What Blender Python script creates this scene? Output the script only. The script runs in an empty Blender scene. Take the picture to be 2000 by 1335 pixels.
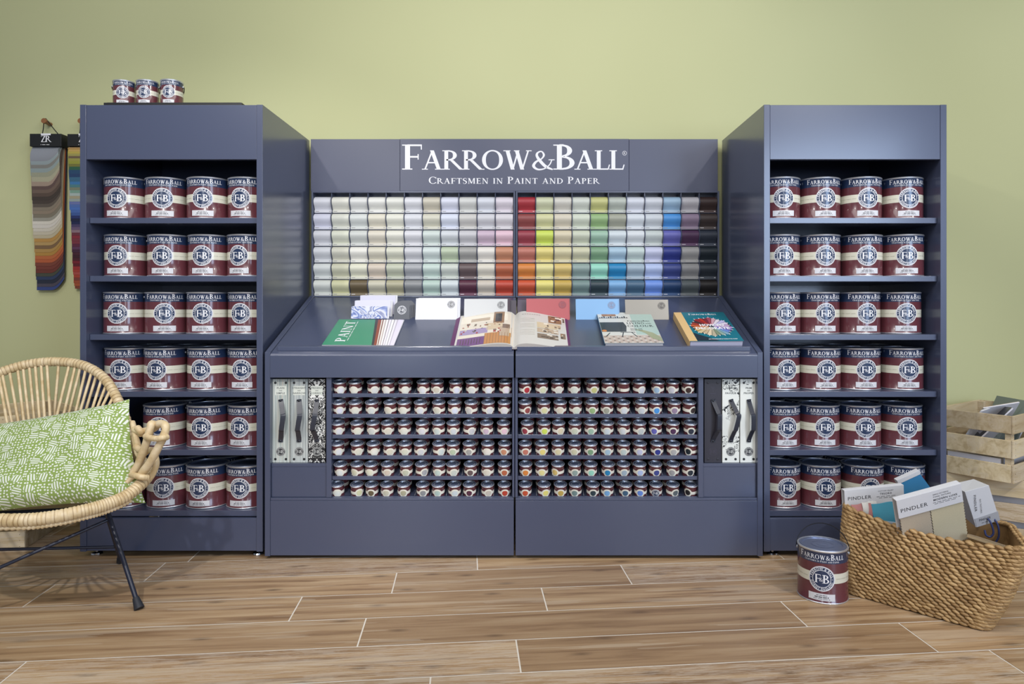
import bpy, math, random, colorsys
from mathutils import Vector, Matrix, Euler
random.seed(7)
C = bpy.context.scene.collection
PI = math.pi
F, CZ, VX, HY = 1333.0, 0.97, 1030.0, 600.0      # focal length in pixels, camera height, vanishing point

# ---------------------------------------------------------------- camera, world, lights
cam = bpy.data.cameras.new('camera'); co = bpy.data.objects.new('camera', cam); C.objects.link(co)
co.location = (0, 0, CZ); co.rotation_euler = (PI/2, 0, 0)
cam.sensor_width = 36; cam.lens = F/2000*36
cam.shift_x = -0.015; cam.shift_y = -0.03375; cam.clip_start = 0.05
sc = bpy.context.scene; sc.camera = co
sc.view_settings.view_transform = 'Standard'; sc.view_settings.look = 'None'
sc.view_settings.gamma = 1; sc.view_settings.exposure = 0.10; sc.view_settings.use_curve_mapping = False
w = bpy.data.worlds.new('world'); sc.world = w; w.use_nodes = True
w.node_tree.nodes['Background'].inputs[0].default_value = (0.80, 0.88, 1.0, 1)
w.node_tree.nodes['Background'].inputs[1].default_value = 0.20

def spot(name, loc, target, energy, color, size=75, radius=0.05, blend=0.6):
    l = bpy.data.lights.new(name, 'SPOT'); l.energy = energy; l.color = color
    l.spot_size = math.radians(size); l.spot_blend = blend; l.shadow_soft_size = radius
    o = bpy.data.objects.new(name, l); C.objects.link(o); o.location = loc
    o.rotation_euler = (Vector(target)-Vector(loc)).to_track_quat('-Z', 'Y').to_euler()
def area(name, loc, target, energy, color, sx, sy):
    l = bpy.data.lights.new(name, 'AREA'); l.energy = energy; l.color = color
    l.shape = 'RECTANGLE'; l.size = sx; l.size_y = sy
    o = bpy.data.objects.new(name, l); C.objects.link(o); o.location = loc
    o.rotation_euler = (Vector(target)-Vector(loc)).to_track_quat('-Z', 'Y').to_euler()
WARM = (1.0, 0.93, 0.84); NEUT = (1.0, 0.97, 0.94); COOL = (0.58, 0.74, 1.0)
spot('overhead_spot', (-1.78, 0.36, 3.0), (0.5, 3.1, 1.35), 78, NEUT, 76, .045, 1.0)
spot('overhead_spot', (1.84, 0.40, 3.0), (-0.3, 3.1, 1.35), 66, NEUT, 76, .045, 1.0)
spot('overhead_spot', (-0.95, -0.6, 3.0), (-1.5, 2.6, 0.7), 190, NEUT, 50, .04)
spot('overhead_spot', (2.3, 0.1, 3.0), (1.15, 2.4, 0.2), 125, NEUT, 55)
spot('overhead_spot', (3.1, 1.2, 3.0), (2.7, 3.2, 1.3), 42, WARM, 80, .1, 1.0)  # added soft spot that lightens the wall at the right
spot('overhead_spot', (0.1, -1.2, 3.0), (0.0, 2.9, 0.8), 80, NEUT, 60, .12, 1.0)
area('daylight_area', (3.3, -2.4, 1.8), (1.5, 2.8, 1.2), 95, COOL, 1.6, 2.0)
area('overhead_fill', (0.3, 1.0, 3.3), (0.4, 2.2, 0.0), 62, NEUT, 5.5, 1.0)  # added broad fill from above, brightens the floor
area('daylight_area', (-1.6, -3.4, 1.6), (-1.0, 2.6, 1.0), 30, (.86, .92, 1.0), 0.7, 2.3)  # added tall light behind the camera, puts upright streaks on the tins
area('daylight_area', (1.5, -3.4, 1.6), (1.2, 2.6, 1.0), 30, (.86, .92, 1.0), 0.7, 2.3)  # matching added streak light, further right

# ---------------------------------------------------------------- helpers
def lin(c):
    if isinstance(c, str):
        c = [int(c[i:i+2], 16)/255 for i in (0, 2, 4)]
    return tuple(x/12.92 if x <= .04045 else ((x+.055)/1.055)**2.4 for x in c)
_M = {}
def mat(name, col='808080', rough=.5, metal=0, coat=0, spec=.5, coat_rough=.05):
    if name in _M: return _M[name]
    m = bpy.data.materials.new(name); m.use_nodes = True; b = m.node_tree.nodes['Principled BSDF']
    b.inputs['Base Color'].default_value = (*lin(col), 1)
    b.inputs['Roughness'].default_value = rough; b.inputs['Metallic'].default_value = metal
    b.inputs['Coat Weight'].default_value = coat; b.inputs['Coat Roughness'].default_value = coat_rough
    b.inputs['Specular IOR Level'].default_value = spec
    _M[name] = m; return m
class NT:
    def __init__(s, m): s.t = m.node_tree; s.b = s.t.nodes['Principled BSDF']
    def n(s, ty, **k):
        x = s.t.nodes.new(ty)
        for a, v in k.items(): setattr(x, a, v)
        return x
    def l(s, a, b): s.t.links.new(a, b)
    def coords(s, scale=(1, 1, 1), rot=(0, 0, 0), kind='Object'):
        tc = s.n('ShaderNodeTexCoord'); mp = s.n('ShaderNodeMapping')
        mp.inputs['Scale'].default_value = scale; mp.inputs['Rotation'].default_value = rot
        s.l(tc.outputs[kind], mp.inputs[0]); return mp.outputs[0]
    def noise(s, vec, scale=5, detail=4, rough=.5, dist=0):
        x = s.n('ShaderNodeTexNoise'); s.l(vec, x.inputs['Vector'])
        x.inputs['Scale'].default_value = scale; x.inputs['Detail'].default_value = detail
        x.inputs['Roughness'].default_value = rough; x.inputs['Distortion'].default_value = dist
        return x.outputs['Fac']
    def ramp(s, fac, stops, interp='LINEAR'):
        x = s.n('ShaderNodeValToRGB'); s.l(fac, x.inputs[0]); e = x.color_ramp; e.interpolation = interp
        while len(e.elements) < len(stops): e.elements.new(.5)
        for q, (p, c) in zip(e.elements, stops): q.position = p; q.color = (*lin(c), 1)
        return x.outputs[0]
    def math(s, op, a, b=None, c=None):
        x = s.n('ShaderNodeMath', operation=op)
        for i, v in enumerate((a, b, c)):
            if v is None: continue
            if isinstance(v, (int, float)): x.inputs[i].default_value = v
            else: s.l(v, x.inputs[i])
        return x.outputs[0]
    def mix(s, fac, a, b, blend='MIX'):
        x = s.n('ShaderNodeMix', data_type='RGBA', blend_type=blend)
        for i, v in ((0, fac), (6, a), (7, b)):
            if isinstance(v, (int, float)): x.inputs[i].default_value = v
            elif isinstance(v, str): x.inputs[i].default_value = (*lin(v), 1)
            else: s.l(v, x.inputs[i])
        return x.outputs[2]
    def bump(s, h, strength=.3, dist=.002):
        x = s.n('ShaderNodeBump'); x.inputs['Strength'].default_value = strength
        x.inputs['Distance'].default_value = dist; s.l(h, x.inputs['Height']); s.l(x.outputs[0], s.b.inputs['Normal'])
    def attr(s, name):
        x = s.n('ShaderNodeAttribute', attribute_name=name); return x

class MB:
    def __init__(s): s.v = []; s.f = []; s.m = []; s.tone = None
    def add(s, vs, fs, mi=0, tone=None):
        b = len(s.v); s.v += [tuple(x) for x in vs]
        for f in fs: s.f.append(tuple(b+i for i in f)); s.m.append(mi)
        if tone is not None:
            if s.tone is None: s.tone = []
            s.tone += [tone]*len(fs)
        return s
    def box(s, x0, x1, y0, y1, z0, z1, mi=0, tone=None):
        return s.add([(x, y, z) for x in (x0, x1) for y in (y0, y1) for z in (z0, z1)],
            [(0, 1, 3, 2), (4, 6, 7, 5), (0, 4, 5, 1), (2, 3, 7, 6), (0, 2, 6, 4), (1, 5, 7, 3)], mi, tone)
    def hexa(s, p, mi=0):      # 8 points: bottom 4 ccw, top 4 ccw
        return s.add(p, [(3, 2, 1, 0), (4, 5, 6, 7), (0, 1, 5, 4), (1, 2, 6, 5), (2, 3, 7, 6), (3, 0, 4, 7)], mi)
    def prism(s, poly, axis, a, b, mi=0):   # poly of 2D points extruded along axis
        def P(q, t):
            return {'x': (t, q[0], q[1]), 'y': (q[0], t, q[1]), 'z': (q[0], q[1], t)}[axis]
        n = len(poly)
        vs = [P(q, a) for q in poly]+[P(q, b) for q in poly]
        fs = [tuple(range(n))[::-1], tuple(range(n, 2*n))]+[(i, (i+1) % n, n+(i+1) % n, n+i) for i in range(n)]
        return s.add(vs, fs, mi)
    def lathe(s, prof, seg=32, mis=None, c=(0, 0, 0), mi=0):
        n = len(prof); vs = []; fs = []
        for k in range(seg):
            a = 2*PI*k/seg
            for r, z in prof: vs.append((c[0]+r*math.sin(a), c[1]-r*math.cos(a), c[2]+z))
        b = len(s.v); s.v += vs
        for j in range(n-1):
            m_ = mis[j] if mis else mi
            for k in range(seg):
                k2 = (k+1) % seg
                s.f.append((b+k*n+j, b+k2*n+j, b+k2*n+j+1, b+k*n+j+1)); s.m.append(m_)
        return s
    def tube(s, pts, r, seg=8, mi=0, closed=False, caps=True, tone=None, flat=1.0):
        pts = [Vector(p) for p in pts]; n = len(pts)
        rr = r if hasattr(r, '__len__') else [r]*n
        T = []
        for i in range(n):
            a = pts[(i-1) % n] if (closed or i > 0) else pts[0]
            c = pts[(i+1) % n] if (closed or i < n-1) else pts[-1]
            T.append((c-a).normalized())
        up = Vector((0, 0, 1)) if abs(T[0].z) < .9 else Vector((1, 0, 0))
        N = (up-T[0]*up.dot(T[0])).normalized(); vs = []
        for i in range(n):
            N = (N-T[i]*N.dot(T[i])).normalized(); B = T[i].cross(N)
            for k in range(seg):
                a = 2*PI*k/seg; vs.append(pts[i]+N*math.cos(a)*rr[i]*flat+B*math.sin(a)*rr[i])
        fs = []
        for i in range(n if closed else n-1):
            j = (i+1) % n
            for k in range(seg): fs.append((i*seg+k, i*seg+(k+1) % seg, j*seg+(k+1) % seg, j*seg+k))
        if caps and not closed: fs += [tuple(range(seg))[::-1], tuple(range((n-1)*seg, n*seg))]
        return s.add(vs, fs, mi, tone)
    def ell(s, c, ax, ay, az, seg=6, rings=4, mi=0, tone=None):   # ellipsoid, axes given as vectors
        c = Vector(c); vs = [c+az]
        for j in range(1, rings):
            t = PI*j/rings
            for k in range(seg):
                a = 2*PI*k/seg; vs.append(c+az*math.cos(t)+(ax*math.cos(a)+ay*math.sin(a))*math.sin(t))
        vs.append(c-az); fs = [(0, 1+k, 1+(k+1) % seg) for k in range(seg)]
        for j in range(rings-2):
            o = 1+j*seg
            for k in range(seg): fs.append((o+k, o+seg+k, o+seg+(k+1) % seg, o+(k+1) % seg))
        o = 1+(rings-2)*seg; L = len(vs)-1
        fs += [(L, o+(k+1) % seg, o+k) for k in range(seg)]
        return s.add(vs, fs, mi, tone)
    def xf(s, M):
        s.v = [tuple(M @ Vector(p)) for p in s.v]; return s
    def merge(s, o, mi=None, M=None):
        b = len(s.v); s.v += [tuple(M @ Vector(p)) for p in o.v] if M else o.v
        s.f += [tuple(b+i for i in f) for f in o.f]; s.m += o.m if mi is None else [mi]*len(o.m); return s
    def mesh(s, name, mats, smooth=None):
        me = bpy.data.meshes.new(name); me.from_pydata(s.v, [], s.f)
        for m in (mats if isinstance(mats, (list, tuple)) else [mats]): me.materials.append(m)
        me.polygons.foreach_set('material_index', s.m)
        if s.tone:
            a = me.attributes.new('tone', 'FLOAT', 'FACE'); a.data.foreach_set('value', s.tone)
        if smooth is not None:
            me.polygons.foreach_set('use_smooth', [True]*len(s.f)); me.set_sharp_from_angle(angle=math.radians(smooth))
        me.update(); return me
def link(name, me, parent=None, M=None):
    o = bpy.data.objects.new(name, me); C.objects.link(o)
    if parent: o.parent = parent
    if M is not None: o.matrix_local = M
    return o
def part(name, mb, mats, parent=None, smooth=None, bevel=0):
    o = link(name, mb.mesh(name, mats, smooth), parent)
    if bevel:
        b = o.modifiers.new('bevel', 'BEVEL'); b.width = bevel; b.segments = 2; b.limit_method = 'ANGLE'
        b.harden_normals = False
    return o
def tag(o, label, cat, group=None, kind=None):
    if label: o['label'] = label
    if cat: o['category'] = cat
    if group: o['group'] = group
    if kind: o['kind'] = kind
    return o
def thing(name, label, cat, loc=(0, 0, 0), rot=(0, 0, 0), group=None, M=None):
    o = bpy.data.objects.new(name, None); C.objects.link(o); o.empty_display_size = .05
    if M is not None: o.matrix_world = M
    else: o.location = loc; o.rotation_euler = rot
    return tag(o, label, cat, group)
def copy_thing(o, loc=None, rotz=None, label=None, group=None, M=None):
    r = o.copy(); C.objects.link(r)
    if M is not None: r.matrix_world = M
    else:
        r.location = loc
        if rotz is not None: r.rotation_euler = (0, 0, rotz)
    if label: r['label'] = label
    if group: r['group'] = group
    def rec(a, b):
        for ch in list(a.children):
            c = ch.copy(); C.objects.link(c); c.parent = b; rec(ch, c)
    rec(o, r); return r
def W(px, py, Y): return Vector(((px-VX)*Y/F, Y, CZ-(py-HY)*Y/F))
def catmull(P, n=8, closed=False):
    P = [Vector(p) for p in P]; N = len(P); out = []
    for i in range(N if closed else N-1):
        g = lambda k: P[k % N] if closed else P[max(0, min(N-1, k))]
        a, b, c, d = g(i-1), g(i), g(i+1), g(i+2)
        for j in range(n):
            t = j/n
            out.append(.5*((2*b)+(c-a)*t+(2*a-5*b+4*c-d)*t*t+(3*b-a-3*c+d)*t**3))
    if not closed: out.append(P[-1])
    return out

# ---------------------------------------------------------------- lettering: hand drawn roman capitals
TK, TN = .165, .068
def gV(x, w=TK, y0=0, y1=1): return [[(x-w/2, y0), (x+w/2, y0), (x+w/2, y1), (x-w/2, y1)]]
def gH(x0, x1, y, w=TN): return [[(x0, y-w/2), (x1, y-w/2), (x1, y+w/2), (x0, y+w/2)]]
def gD(x0, y0, x1, y1, w): return [[(x0-w/2, y0), (x0+w/2, y0), (x1+w/2, y1), (x1-w/2, y1)]]
def gS(x, y, h=.15): return [[(x-h, y-.022), (x+h, y-.022), (x+h, y+.022), (x-h, y+.022)]]
def gA(cx, cy, rx, ry, a0, a1, n=14, tk=TK, tn=TN):
    out = []
    for i in range(n):
        q = []
        for a in (a0+(a1-a0)*i/n, a0+(a1-a0)*(i+1)/n):
            a = math.radians(a); c, s_ = math.cos(a), math.sin(a)
            wd = tn+(tk-tn)*abs(c)**1.5
            q.append(((cx+(rx-wd)*c, cy+(ry-wd*.5-tn*.5)*s_), (cx+rx*c, cy+ry*s_)))
        out.append([q[0][0], q[0][1], q[1][1], q[1][0]])
    return out
def gP(pts, ws, n=6):
    P = catmull([(x, y, 0) for x, y in pts], n); m = len(P); out = []; E_ = []
    for i in range(m):
        t = (P[min(i+1, m-1)]-P[max(i-1, 0)]); t.normalize(); nn = Vector((-t.y, t.x, 0))
        u = i/(m-1)*(len(ws)-1); k = min(int(u), len(ws)-2); wd = ws[k]+(ws[k+1]-ws[k])*(u-k)
        E_.append((P[i]-nn*wd/2, P[i]+nn*wd/2))
    for i in range(m-1):
        out.append([(E_[i][0].x, E_[i][0].y), (E_[i+1][0].x, E_[i+1][0].y), (E_[i+1][1].x, E_[i+1][1].y), (E_[i][1].x, E_[i][1].y)])
    return out
def serif(x, w=.15): return gS(x, .022, w)+gS(x, .978, w)
G = {}
G['A'] = (.92, gD(.16, .03, .47, 1, TN)+gD(.74, .03, .45, 1, TK)+gH(.25, .68, .36)+gS(.15, .022, .13)+gS(.75, .022, .17))
G['B'] = (.72, gV(.2)+serif(.17, .17)[:2]+gA(.30, .755, .32, .245, -90, 90)+gA(.32, .27, .38, .27, -90, 90)+gH(.2, .34, .978)+gH(.2, .34, .515)+gH(.2, .34, .028))
G['C'] = (.86, gA(.5, .5, .46, .52, 42, 318, 22)+gV(.84, .03, .68, .95)+gV(.84, .03, .06, .2))
G['D'] = (.92, gV(.2)+serif(.18, .16)+gA(.32, .5, .54, .5, -90, 90, 18)+gH(.2, .34, .972)+gH(.2, .34, .028))
G['E'] = (.72, gV(.2)+serif(.18, .16)+gH(.2, .62, .972)+gH(.2, .55, .53)+gH(.2, .66, .028)+gV(.62, .03, .8, 1)+gV(.66, .03, 0, .22)+gV(.55, .03, .43, .63))
G['F'] = (.70, gV(.2)+serif(.19, .17)+gH(.2, .66, .972)+gH(.2, .55, .51)+gV(.655, .035, .8, 1)+gV(.55, .035, .4, .62))
G['G'] = (.92, gA(.5, .5, .46, .52, 42, 318, 22)+gV(.78, TK, .06, .44)+gS(.78, .44, .15)+gV(.84, .03, .7, .95))
G['I'] = (.40, gV(.2)+serif(.2))
G['L'] = (.68, gV(.2)+serif(.19, .16)+gH(.2, .62, .028)+gD(.60, 0, .66, .26, .05))
G['M'] = (1.12, gV(.2, TN)+gV(.92)+gD(.24, 1, .56, .05, TK)+gD(.86, 1, .56, .05, TN)+gS(.18, .022, .13)+gS(.92, .022)+gS(.16, .978, .12)+gS(.95, .978, .12))
G['N'] = (.96, gV(.2, TN)+gV(.78, TN)+gD(.2, 1, .76, .0, TK)+gS(.2, .022, .14)+gS(.14, .978, .12)+gS(.78, .978, .14))
G['O'] = (.98, gA(.49, .5, .45, .52, 0, 360, 30))
G['P'] = (.72, gV(.2)+serif(.19, .16)+gA(.32, .73, .34, .27, -90, 90)+gH(.2, .34, .972)+gH(.2, .34, .485))
G['R'] = (.90, gV(.2)+serif(.19, .16)+gA(.32, .74, .33, .26, -90, 90)+gH(.2, .34, .972)+gH(.2, .40, .505)+gD(.84, 0, .42, .5, .16)+gS(.88, .018, .11))
G['S'] = (.60, gP([(.52, .72), (.50, .93), (.3, .99), (.11, .84), (.16, .62), (.42, .46), (.52, .25), (.36, .02), (.13, .03), (.08, .27)], [.04, .04, .07, .12, .16, .16, .14, .08, .05, .04]))
G['T'] = (.82, gV(.41)+gS(.41, .022)+gH(.06, .76, .972)+gV(.065, .035, .76, 1)+gV(.755, .035, .76, 1))
G['U'] = (.92, gV(.2, TK, .3, 1)+gV(.74, TN, .3, 1)+gA(.455, .33, .33, .34, 180, 360, 14)+gS(.2, .978)+gS(.74, .978, .13))
G['V'] = (.90, gD(.20, 1, .47, 0, TK)+gD(.72, 1, .47, 0, TN)+gS(.18, .978)+gS(.74, .978, .12))
G['W'] = (1.28, gD(.20, 1, .43, 0, TK)+gD(.66, .97, .43, 0, TN)+gD(.60, 1, .84, 0, TK)+gD(1.10, 1, .84, 0, TN)+gS(.18, .978)+gS(.60, .978, .12)+gS(1.12, .978, .12))
G['Z'] = (.78, gH(.1, .7, .972)+gH(.08, .72, .028)+gD(.14, 0, .66, 1, TK)+gV(.1, .035, .78, 1)+gV(.72, .035, 0, .22))
G['&'] = (1.0, gP([(.88, .50), (.78, .25), (.56, .05), (.28, .01), (.10, .18), (.20, .40), (.44, .56), (.54, .76), (.44, .94), (.28, .88), (.24, .72), (.38, .45), (.62, .16), (.92, .0)], [.05, .05, .06, .09, .13, .10, .06, .09, .06, .08, .11, .14, .14, .06])+gH(.74, 1.0, .51, .045))
G[' '] = (.45, [])
def serif_text(s, h, track=.0, big=(), bigscale=1.3, width=None, bold=0):
    """polygons (x, z) of a line, left edge 0, baseline 0; letters listed in big positions are taller"""
    polys = []; x = 0
    for i, ch in enumerate(s):
        k = bigscale if i in big else 1.0
        adv, gl = G[ch]
        if ch == ' ': k = 1
        for p in gl: polys.append([(x+a*h*k, b*h*k) for a, b in p])
        x += adv*h*k+track*h
    if width:
        f_ = width/x; polys = [[(a*f_, b) for a, b in p] for p in polys]; x = width
    return polys, x
def sans_text(s, size, align='CENTER', bold=0.0, spacing=1.0, width=None):
    """polygons from Blender's own built-in font, (x, z) pairs"""
    cu = bpy.data.curves.new('txt', 'FONT'); cu.body = s; cu.size = size; cu.align_x = align
    cu.offset = bold; cu.space_character = spacing; cu.resolution_u = 2
    o = bpy.data.objects.new('txt', cu); me = bpy.data.meshes.new_from_object(o)
    P = [[(me.vertices[i].co.x, me.vertices[i].co.y) for i in p.vertices] for p in me.polygons]
    bpy.data.objects.remove(o); bpy.data.curves.remove(cu); bpy.data.meshes.remove(me)
    if width:
        xs = [a for p in P for a, b in p]; f_ = width/(max(xs)-min(xs)); P = [[(a*f_, b) for a, b in p] for p in P]
    return P
def disc(cx, cy, r0, r1, seg=28, rad=1):
    out = []
    for j in range(rad):
        ra = r0+(r1-r0)*j/rad; rb = r0+(r1-r0)*(j+1)/rad
        for k in range(seg):
            a, b = 2*PI*k/seg, 2*PI*(k+1)/seg
            out.append([(cx+ra*math.cos(a), cy+ra*math.sin(a)), (cx+rb*math.cos(a), cy+rb*math.sin(a)),
                        (cx+rb*math.cos(b), cy+rb*math.sin(b)), (cx+ra*math.cos(b), cy+ra*math.sin(b))])
    return out
def rect(x0, x1, z0, z1, n=1):
    return [[(x0+(x1-x0)*i/n, z0), (x0+(x1-x0)*(i+1)/n, z0), (x0+(x1-x0)*(i+1)/n, z1), (x0+(x1-x0)*i/n, z1)] for i in range(n)]
def arcwrap(polys, R, cx=0, cz=0, top=True):     # x runs along a circle of radius R
    out = []
    for p in polys:
        q = []
        for x, z in p:
            if top: a = PI/2-x/R; r = R+z
            else: a = -PI/2+x/R; r = R-z
            q.append((cx+r*math.cos(a), cz+r*math.sin(a)))
        out.append(q)
    return out
def center(polys, wdt): return [[(a-wdt/2, b) for a, b in p] for p in polys]
def shift(polys, dx, dz, k=1): return [[(a*k+dx, b*k+dz) for a, b in p] for p in polys]
def onflat(mb, polys, mi, y=0.0):                # facing -Y; overlapping strokes are stepped by a hair
    for i, p in enumerate(polys): mb.add([(a, y-(i % 7)*8e-6, b) for a, b in p], [tuple(range(len(p)))], mi)
def oncyl(mb, polys, mi, R):
    for i, p in enumerate(polys):
        q = R+(i % 7)*8e-6; mb.add([(q*math.sin(a/R), -q*math.cos(a/R), b) for a, b in p], [tuple(range(len(p)))], mi)
def ontop(mb, polys, mi, z):                     # lying, facing +Z
    for i, p in enumerate(polys): mb.add([(a, b, z+(i % 7)*8e-6) for a, b in p], [tuple(range(len(p)))], mi)
FBT, FBW = serif_text('FARROW&BALL', 1.0, -.055, (0, 7), 1.30)
FBC, FBCW = serif_text('FARROW&BALL', 1.0, .05, (0, 7), 1.30)
CRT, CRW = serif_text('CRAFTSMEN IN PAINT AND PAPER', 1.0, .05, (0, 13, 23), 1.25)
def roundel(R):
    """list of (material key, polygons) centred on 0,0"""
    out = [('cream', disc(0, 0, 0, R, 36, 5)), ('navy', disc(0, 0, 0, R*.955, 36, 5)), ('cream', disc(0, 0, R*.66, R*.70, 36, 1))]
    out.append(('cream', disc(0, 0, R*.915, R*.945, 36, 1)))
    h = R*.19
    for s, top in (('FARROW & BALL', True), ('DORSET ENGLAND', False)):
        P = sans_text(s, h*1.28, 'CENTER', .012*h, 1.12)
        out.append(('cream', arcwrap(P, R*(.725 if top else .895), 0, 0, top)))
    out.append(('cream', disc(-R*.81, 0, 0, R*.03, 8)+disc(R*.81, 0, 0, R*.03, 8)))
    f_, fw = serif_text('F', R*.66, 0); b_, bw = serif_text('B', R*.66, 0); a_, aw = serif_text('&', R*.30, 0)
    fat = lambda P, k: [[(x*k, z) for x, z in p] for p in P]
    out.append(('cream', shift(fat(f_, 1.05), -R*.55, -R*.33)+shift(fat(b_, 1.12), R*.03, -R*.33)+shift(fat(a_, 1), -R*.19, -R*.20)))
    return out

# ---------------------------------------------------------------- materials
NAVY = mat('cabinet_navy', '454c63', .28, 0, .6, .5, .16)
NAVYIN = NAVY
WHITE = mat('lettering_white', 'e6e6ea', .45)
CREAM = mat('label_cream', 'ece8da', .45)
TINNAVY = mat('tin_navy', '263553', .25, 0, .5)
TINRED = mat('tin_burgundy', '5e3037', .25, 0, .5)
TINCREAM = mat('tin_cream', 'd2d0bf', .3, 0, .4)
METAL = mat('tin_metal', 'd4d7de', .36, .8)
LIDM = mat('lid_metal', '7f8aa8', .34, .65)
BLACK = mat('black_plastic', '15161a', .45)
GREYTX = mat('grey_ink', '55555a', .6)
CHROME = mat('chrome', 'd0d0d4', .12, 1)
PAPERW = mat('white_paper', 'd2d2d6', .5)
m = mat('wall_paint', 'b9bd86', .75); t = NT(m)
n_ = t.noise(t.coords(), .7, 2); t.l(t.ramp(n_, [(.3, 'b8b98a'), (.7, 'c1c294')]), t.b.inputs['Base Color'])
t.bump(t.noise(t.coords(), 160, 2), .05, .001); WALL = m

def wood(name, a, b, c, scale=(2, 22, 22), knots=True, rough=.5, tone=True):
    m = mat(name, a, rough); t = NT(m); v = t.coords()
    at = t.attr('tone')
    off = t.n('ShaderNodeCombineXYZ'); t.l(t.math('MULTIPLY', at.outputs['Fac'], 37.0), off.inputs[0]); t.l(t.math('MULTIPLY', at.outputs['Fac'], 11.0), off.inputs[2])
    ad = t.n('ShaderNodeVectorMath', operation='ADD'); t.l(v, ad.inputs[0]); t.l(off.outputs[0], ad.inputs[1])
    mp = t.n('ShaderNodeMapping'); mp.inputs['Scale'].default_value = scale; t.l(ad.outputs[0], mp.inputs[0])
    g1 = t.noise(mp.outputs[0], 1.0, 6, .6, .6); mp2 = t.n('ShaderNodeMapping'); mp2.inputs['Scale'].default_value = tuple(x*6 for x in scale); t.l(ad.outputs[0], mp2.inputs[0])
    g2 = t.noise(mp2.outputs[0], 1.0, 3, .7)
    col = t.ramp(g1, [(.34, c), (.49, a), (.66, b)])
    col = t.mix(t.math('MULTIPLY', t.math('SUBTRACT', g2, .35), .55), col, c)
    if knots:
        mk = t.n('ShaderNodeMapping'); mk.inputs['Scale'].default_value = (scale[0]*1.1, scale[0]*3.4, scale[0]*3.4); t.l(ad.outputs[0], mk.inputs[0])
        vo = t.n('ShaderNodeTexVoronoi', voronoi_dimensions='2D'); vo.inputs['Scale'].default_value = 1.6; t.l(mk.outputs[0], vo.inputs['Vector'])
        kf = t.ramp(t.math('ADD', vo.outputs['Distance'], t.math('MULTIPLY', g2, .10)), [(.05, 'ffffff'), (.11, 'b8b8b8'), (.15, '505050'), (.21, '000000')])
        col = t.mix(t.math('MULTIPLY', kf, .75), col, '4a3828')
    if tone:
        fr = t.math('FRACT', t.math('MULTIPLY', at.outputs['Fac'], 7.31))
        col = t.mix(t.math('MULTIPLY', fr, .95), col, t.mix(.62, col, '745a42'), 'MIX')
        worn = t.math('MULTIPLY', t.math('GREATER_THAN', t.math('FRACT', t.math('MULTIPLY', at.outputs['Fac'], 13.7)), .62), t.math('GREATER_THAN', g2, .50))
        col = t.mix(t.math('MULTIPLY', worn, .30), col, 'd6cabb')
        pale = t.math('MULTIPLY', t.math('GREATER_THAN', t.noise(mp.outputs[0], .55, 3, .8), .57), .28)
        col = t.mix(pale, col, 'c8b9a4')
    t.l(col, t.b.inputs['Base Color']); t.bump(g2, .12, .001); return m
FLOORW = wood('floor_oak', 'b39470', 'cbb08c', '86694c', (1.5, 30, 30), True, .36)
GROUT = mat('floor_grout', 'e2dace', .7)
CRATEW = wood('crate_pine', 'd8c6a0', 'e4d5b4', 'bda880', (3, 30, 30), True, .6)
RATTAN = mat('rattan_cane', 'c9ab7c', .42); t = NT(RATTAN)
n_ = t.noise(t.coords((1, 1, 1)), 26, 4, .6); t.l(t.mix(t.math('MULTIPLY', t.attr('tone').outputs['Fac'], .55), t.ramp(n_, [(.3, 'bda274'), (.5, 'd2bb92'), (.72, 'e2cfae')]), '7c5c34'), t.b.inputs['Base Color']); t.bump(t.noise(t.coords(), 220, 2), .15, .001)
m = mat('woven_seagrass', 'b08a58', .6); t = NT(m); at = t.attr('tone')
g = t.noise(t.coords((60, 60, 240)), 1.0, 3, .6)
col = t.mix(at.outputs['Fac'], '8e6c42', 'c6a471'); col = t.mix(t.math('MULTIPLY', g, .5), col, '9c7b50'); t.l(col, t.b.inputs['Base Color']); t.bump(g, .4, .001); SEAGR = m
# cushion print
m = mat('cushion_print', '8ba554', .8); t = NT(m); uv = t.coords((1, 1, 1), kind='Object')
wob = t.n('ShaderNodeTexNoise'); wob.inputs['Scale'].default_value = 60; t.l(uv, wob.inputs['Vector'])
ad = t.n('ShaderNodeVectorMath', operation='MULTIPLY_ADD'); t.l(wob.outputs['Color'], ad.inputs[0]); ad.inputs[1].default_value = (.0018, .0018, 0); t.l(uv, ad.inputs[2])
mp = t.n('ShaderNodeMapping'); mp.inputs['Scale'].default_value = (26, 34, 0); t.l(ad.outputs[0], mp.inputs[0])
vo = t.n('ShaderNodeTexVoronoi', voronoi_dimensions='2D'); vo.inputs['Scale'].default_value = 1; vo.inputs['Randomness'].default_value = .38; t.l(mp.outputs[0], vo.inputs['Vector'])
sep = t.n('ShaderNodeSeparateColor'); t.l(vo.outputs['Color'], sep.inputs[0])
sx = t.n('ShaderNodeSeparateXYZ'); t.l(mp.outputs[0], sx.inputs[0])
ang = t.math('MULTIPLY', t.math('GREATER_THAN', sep.outputs[1], .5), 1.35); ang = t.math('ADD', ang, t.math('MULTIPLY', sep.outputs[2], .5))
pr = t.math('ADD', t.math('MULTIPLY', sx.outputs[0], t.math('SINE', ang)), t.math('MULTIPLY', sx.outputs[1], t.math('COSINE', ang)))
stripe = t.math('GREATER_THAN', t.math('SINE', t.math('MULTIPLY', pr, 28.0)), -.15)
mpd = t.n('ShaderNodeMapping'); mpd.inputs['Scale'].default_value = (98, 112, 0); t.l(uv, mpd.inputs[0])
vd = t.n('ShaderNodeTexVoronoi', voronoi_dimensions='2D'); vd.inputs['Scale'].default_value = 1; vd.inputs['Randomness'].default_value = .55; t.l(mpd.outputs[0], vd.inputs['Vector'])
dots = t.math('LESS_THAN', vd.outputs['Distance'], .29)
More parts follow.
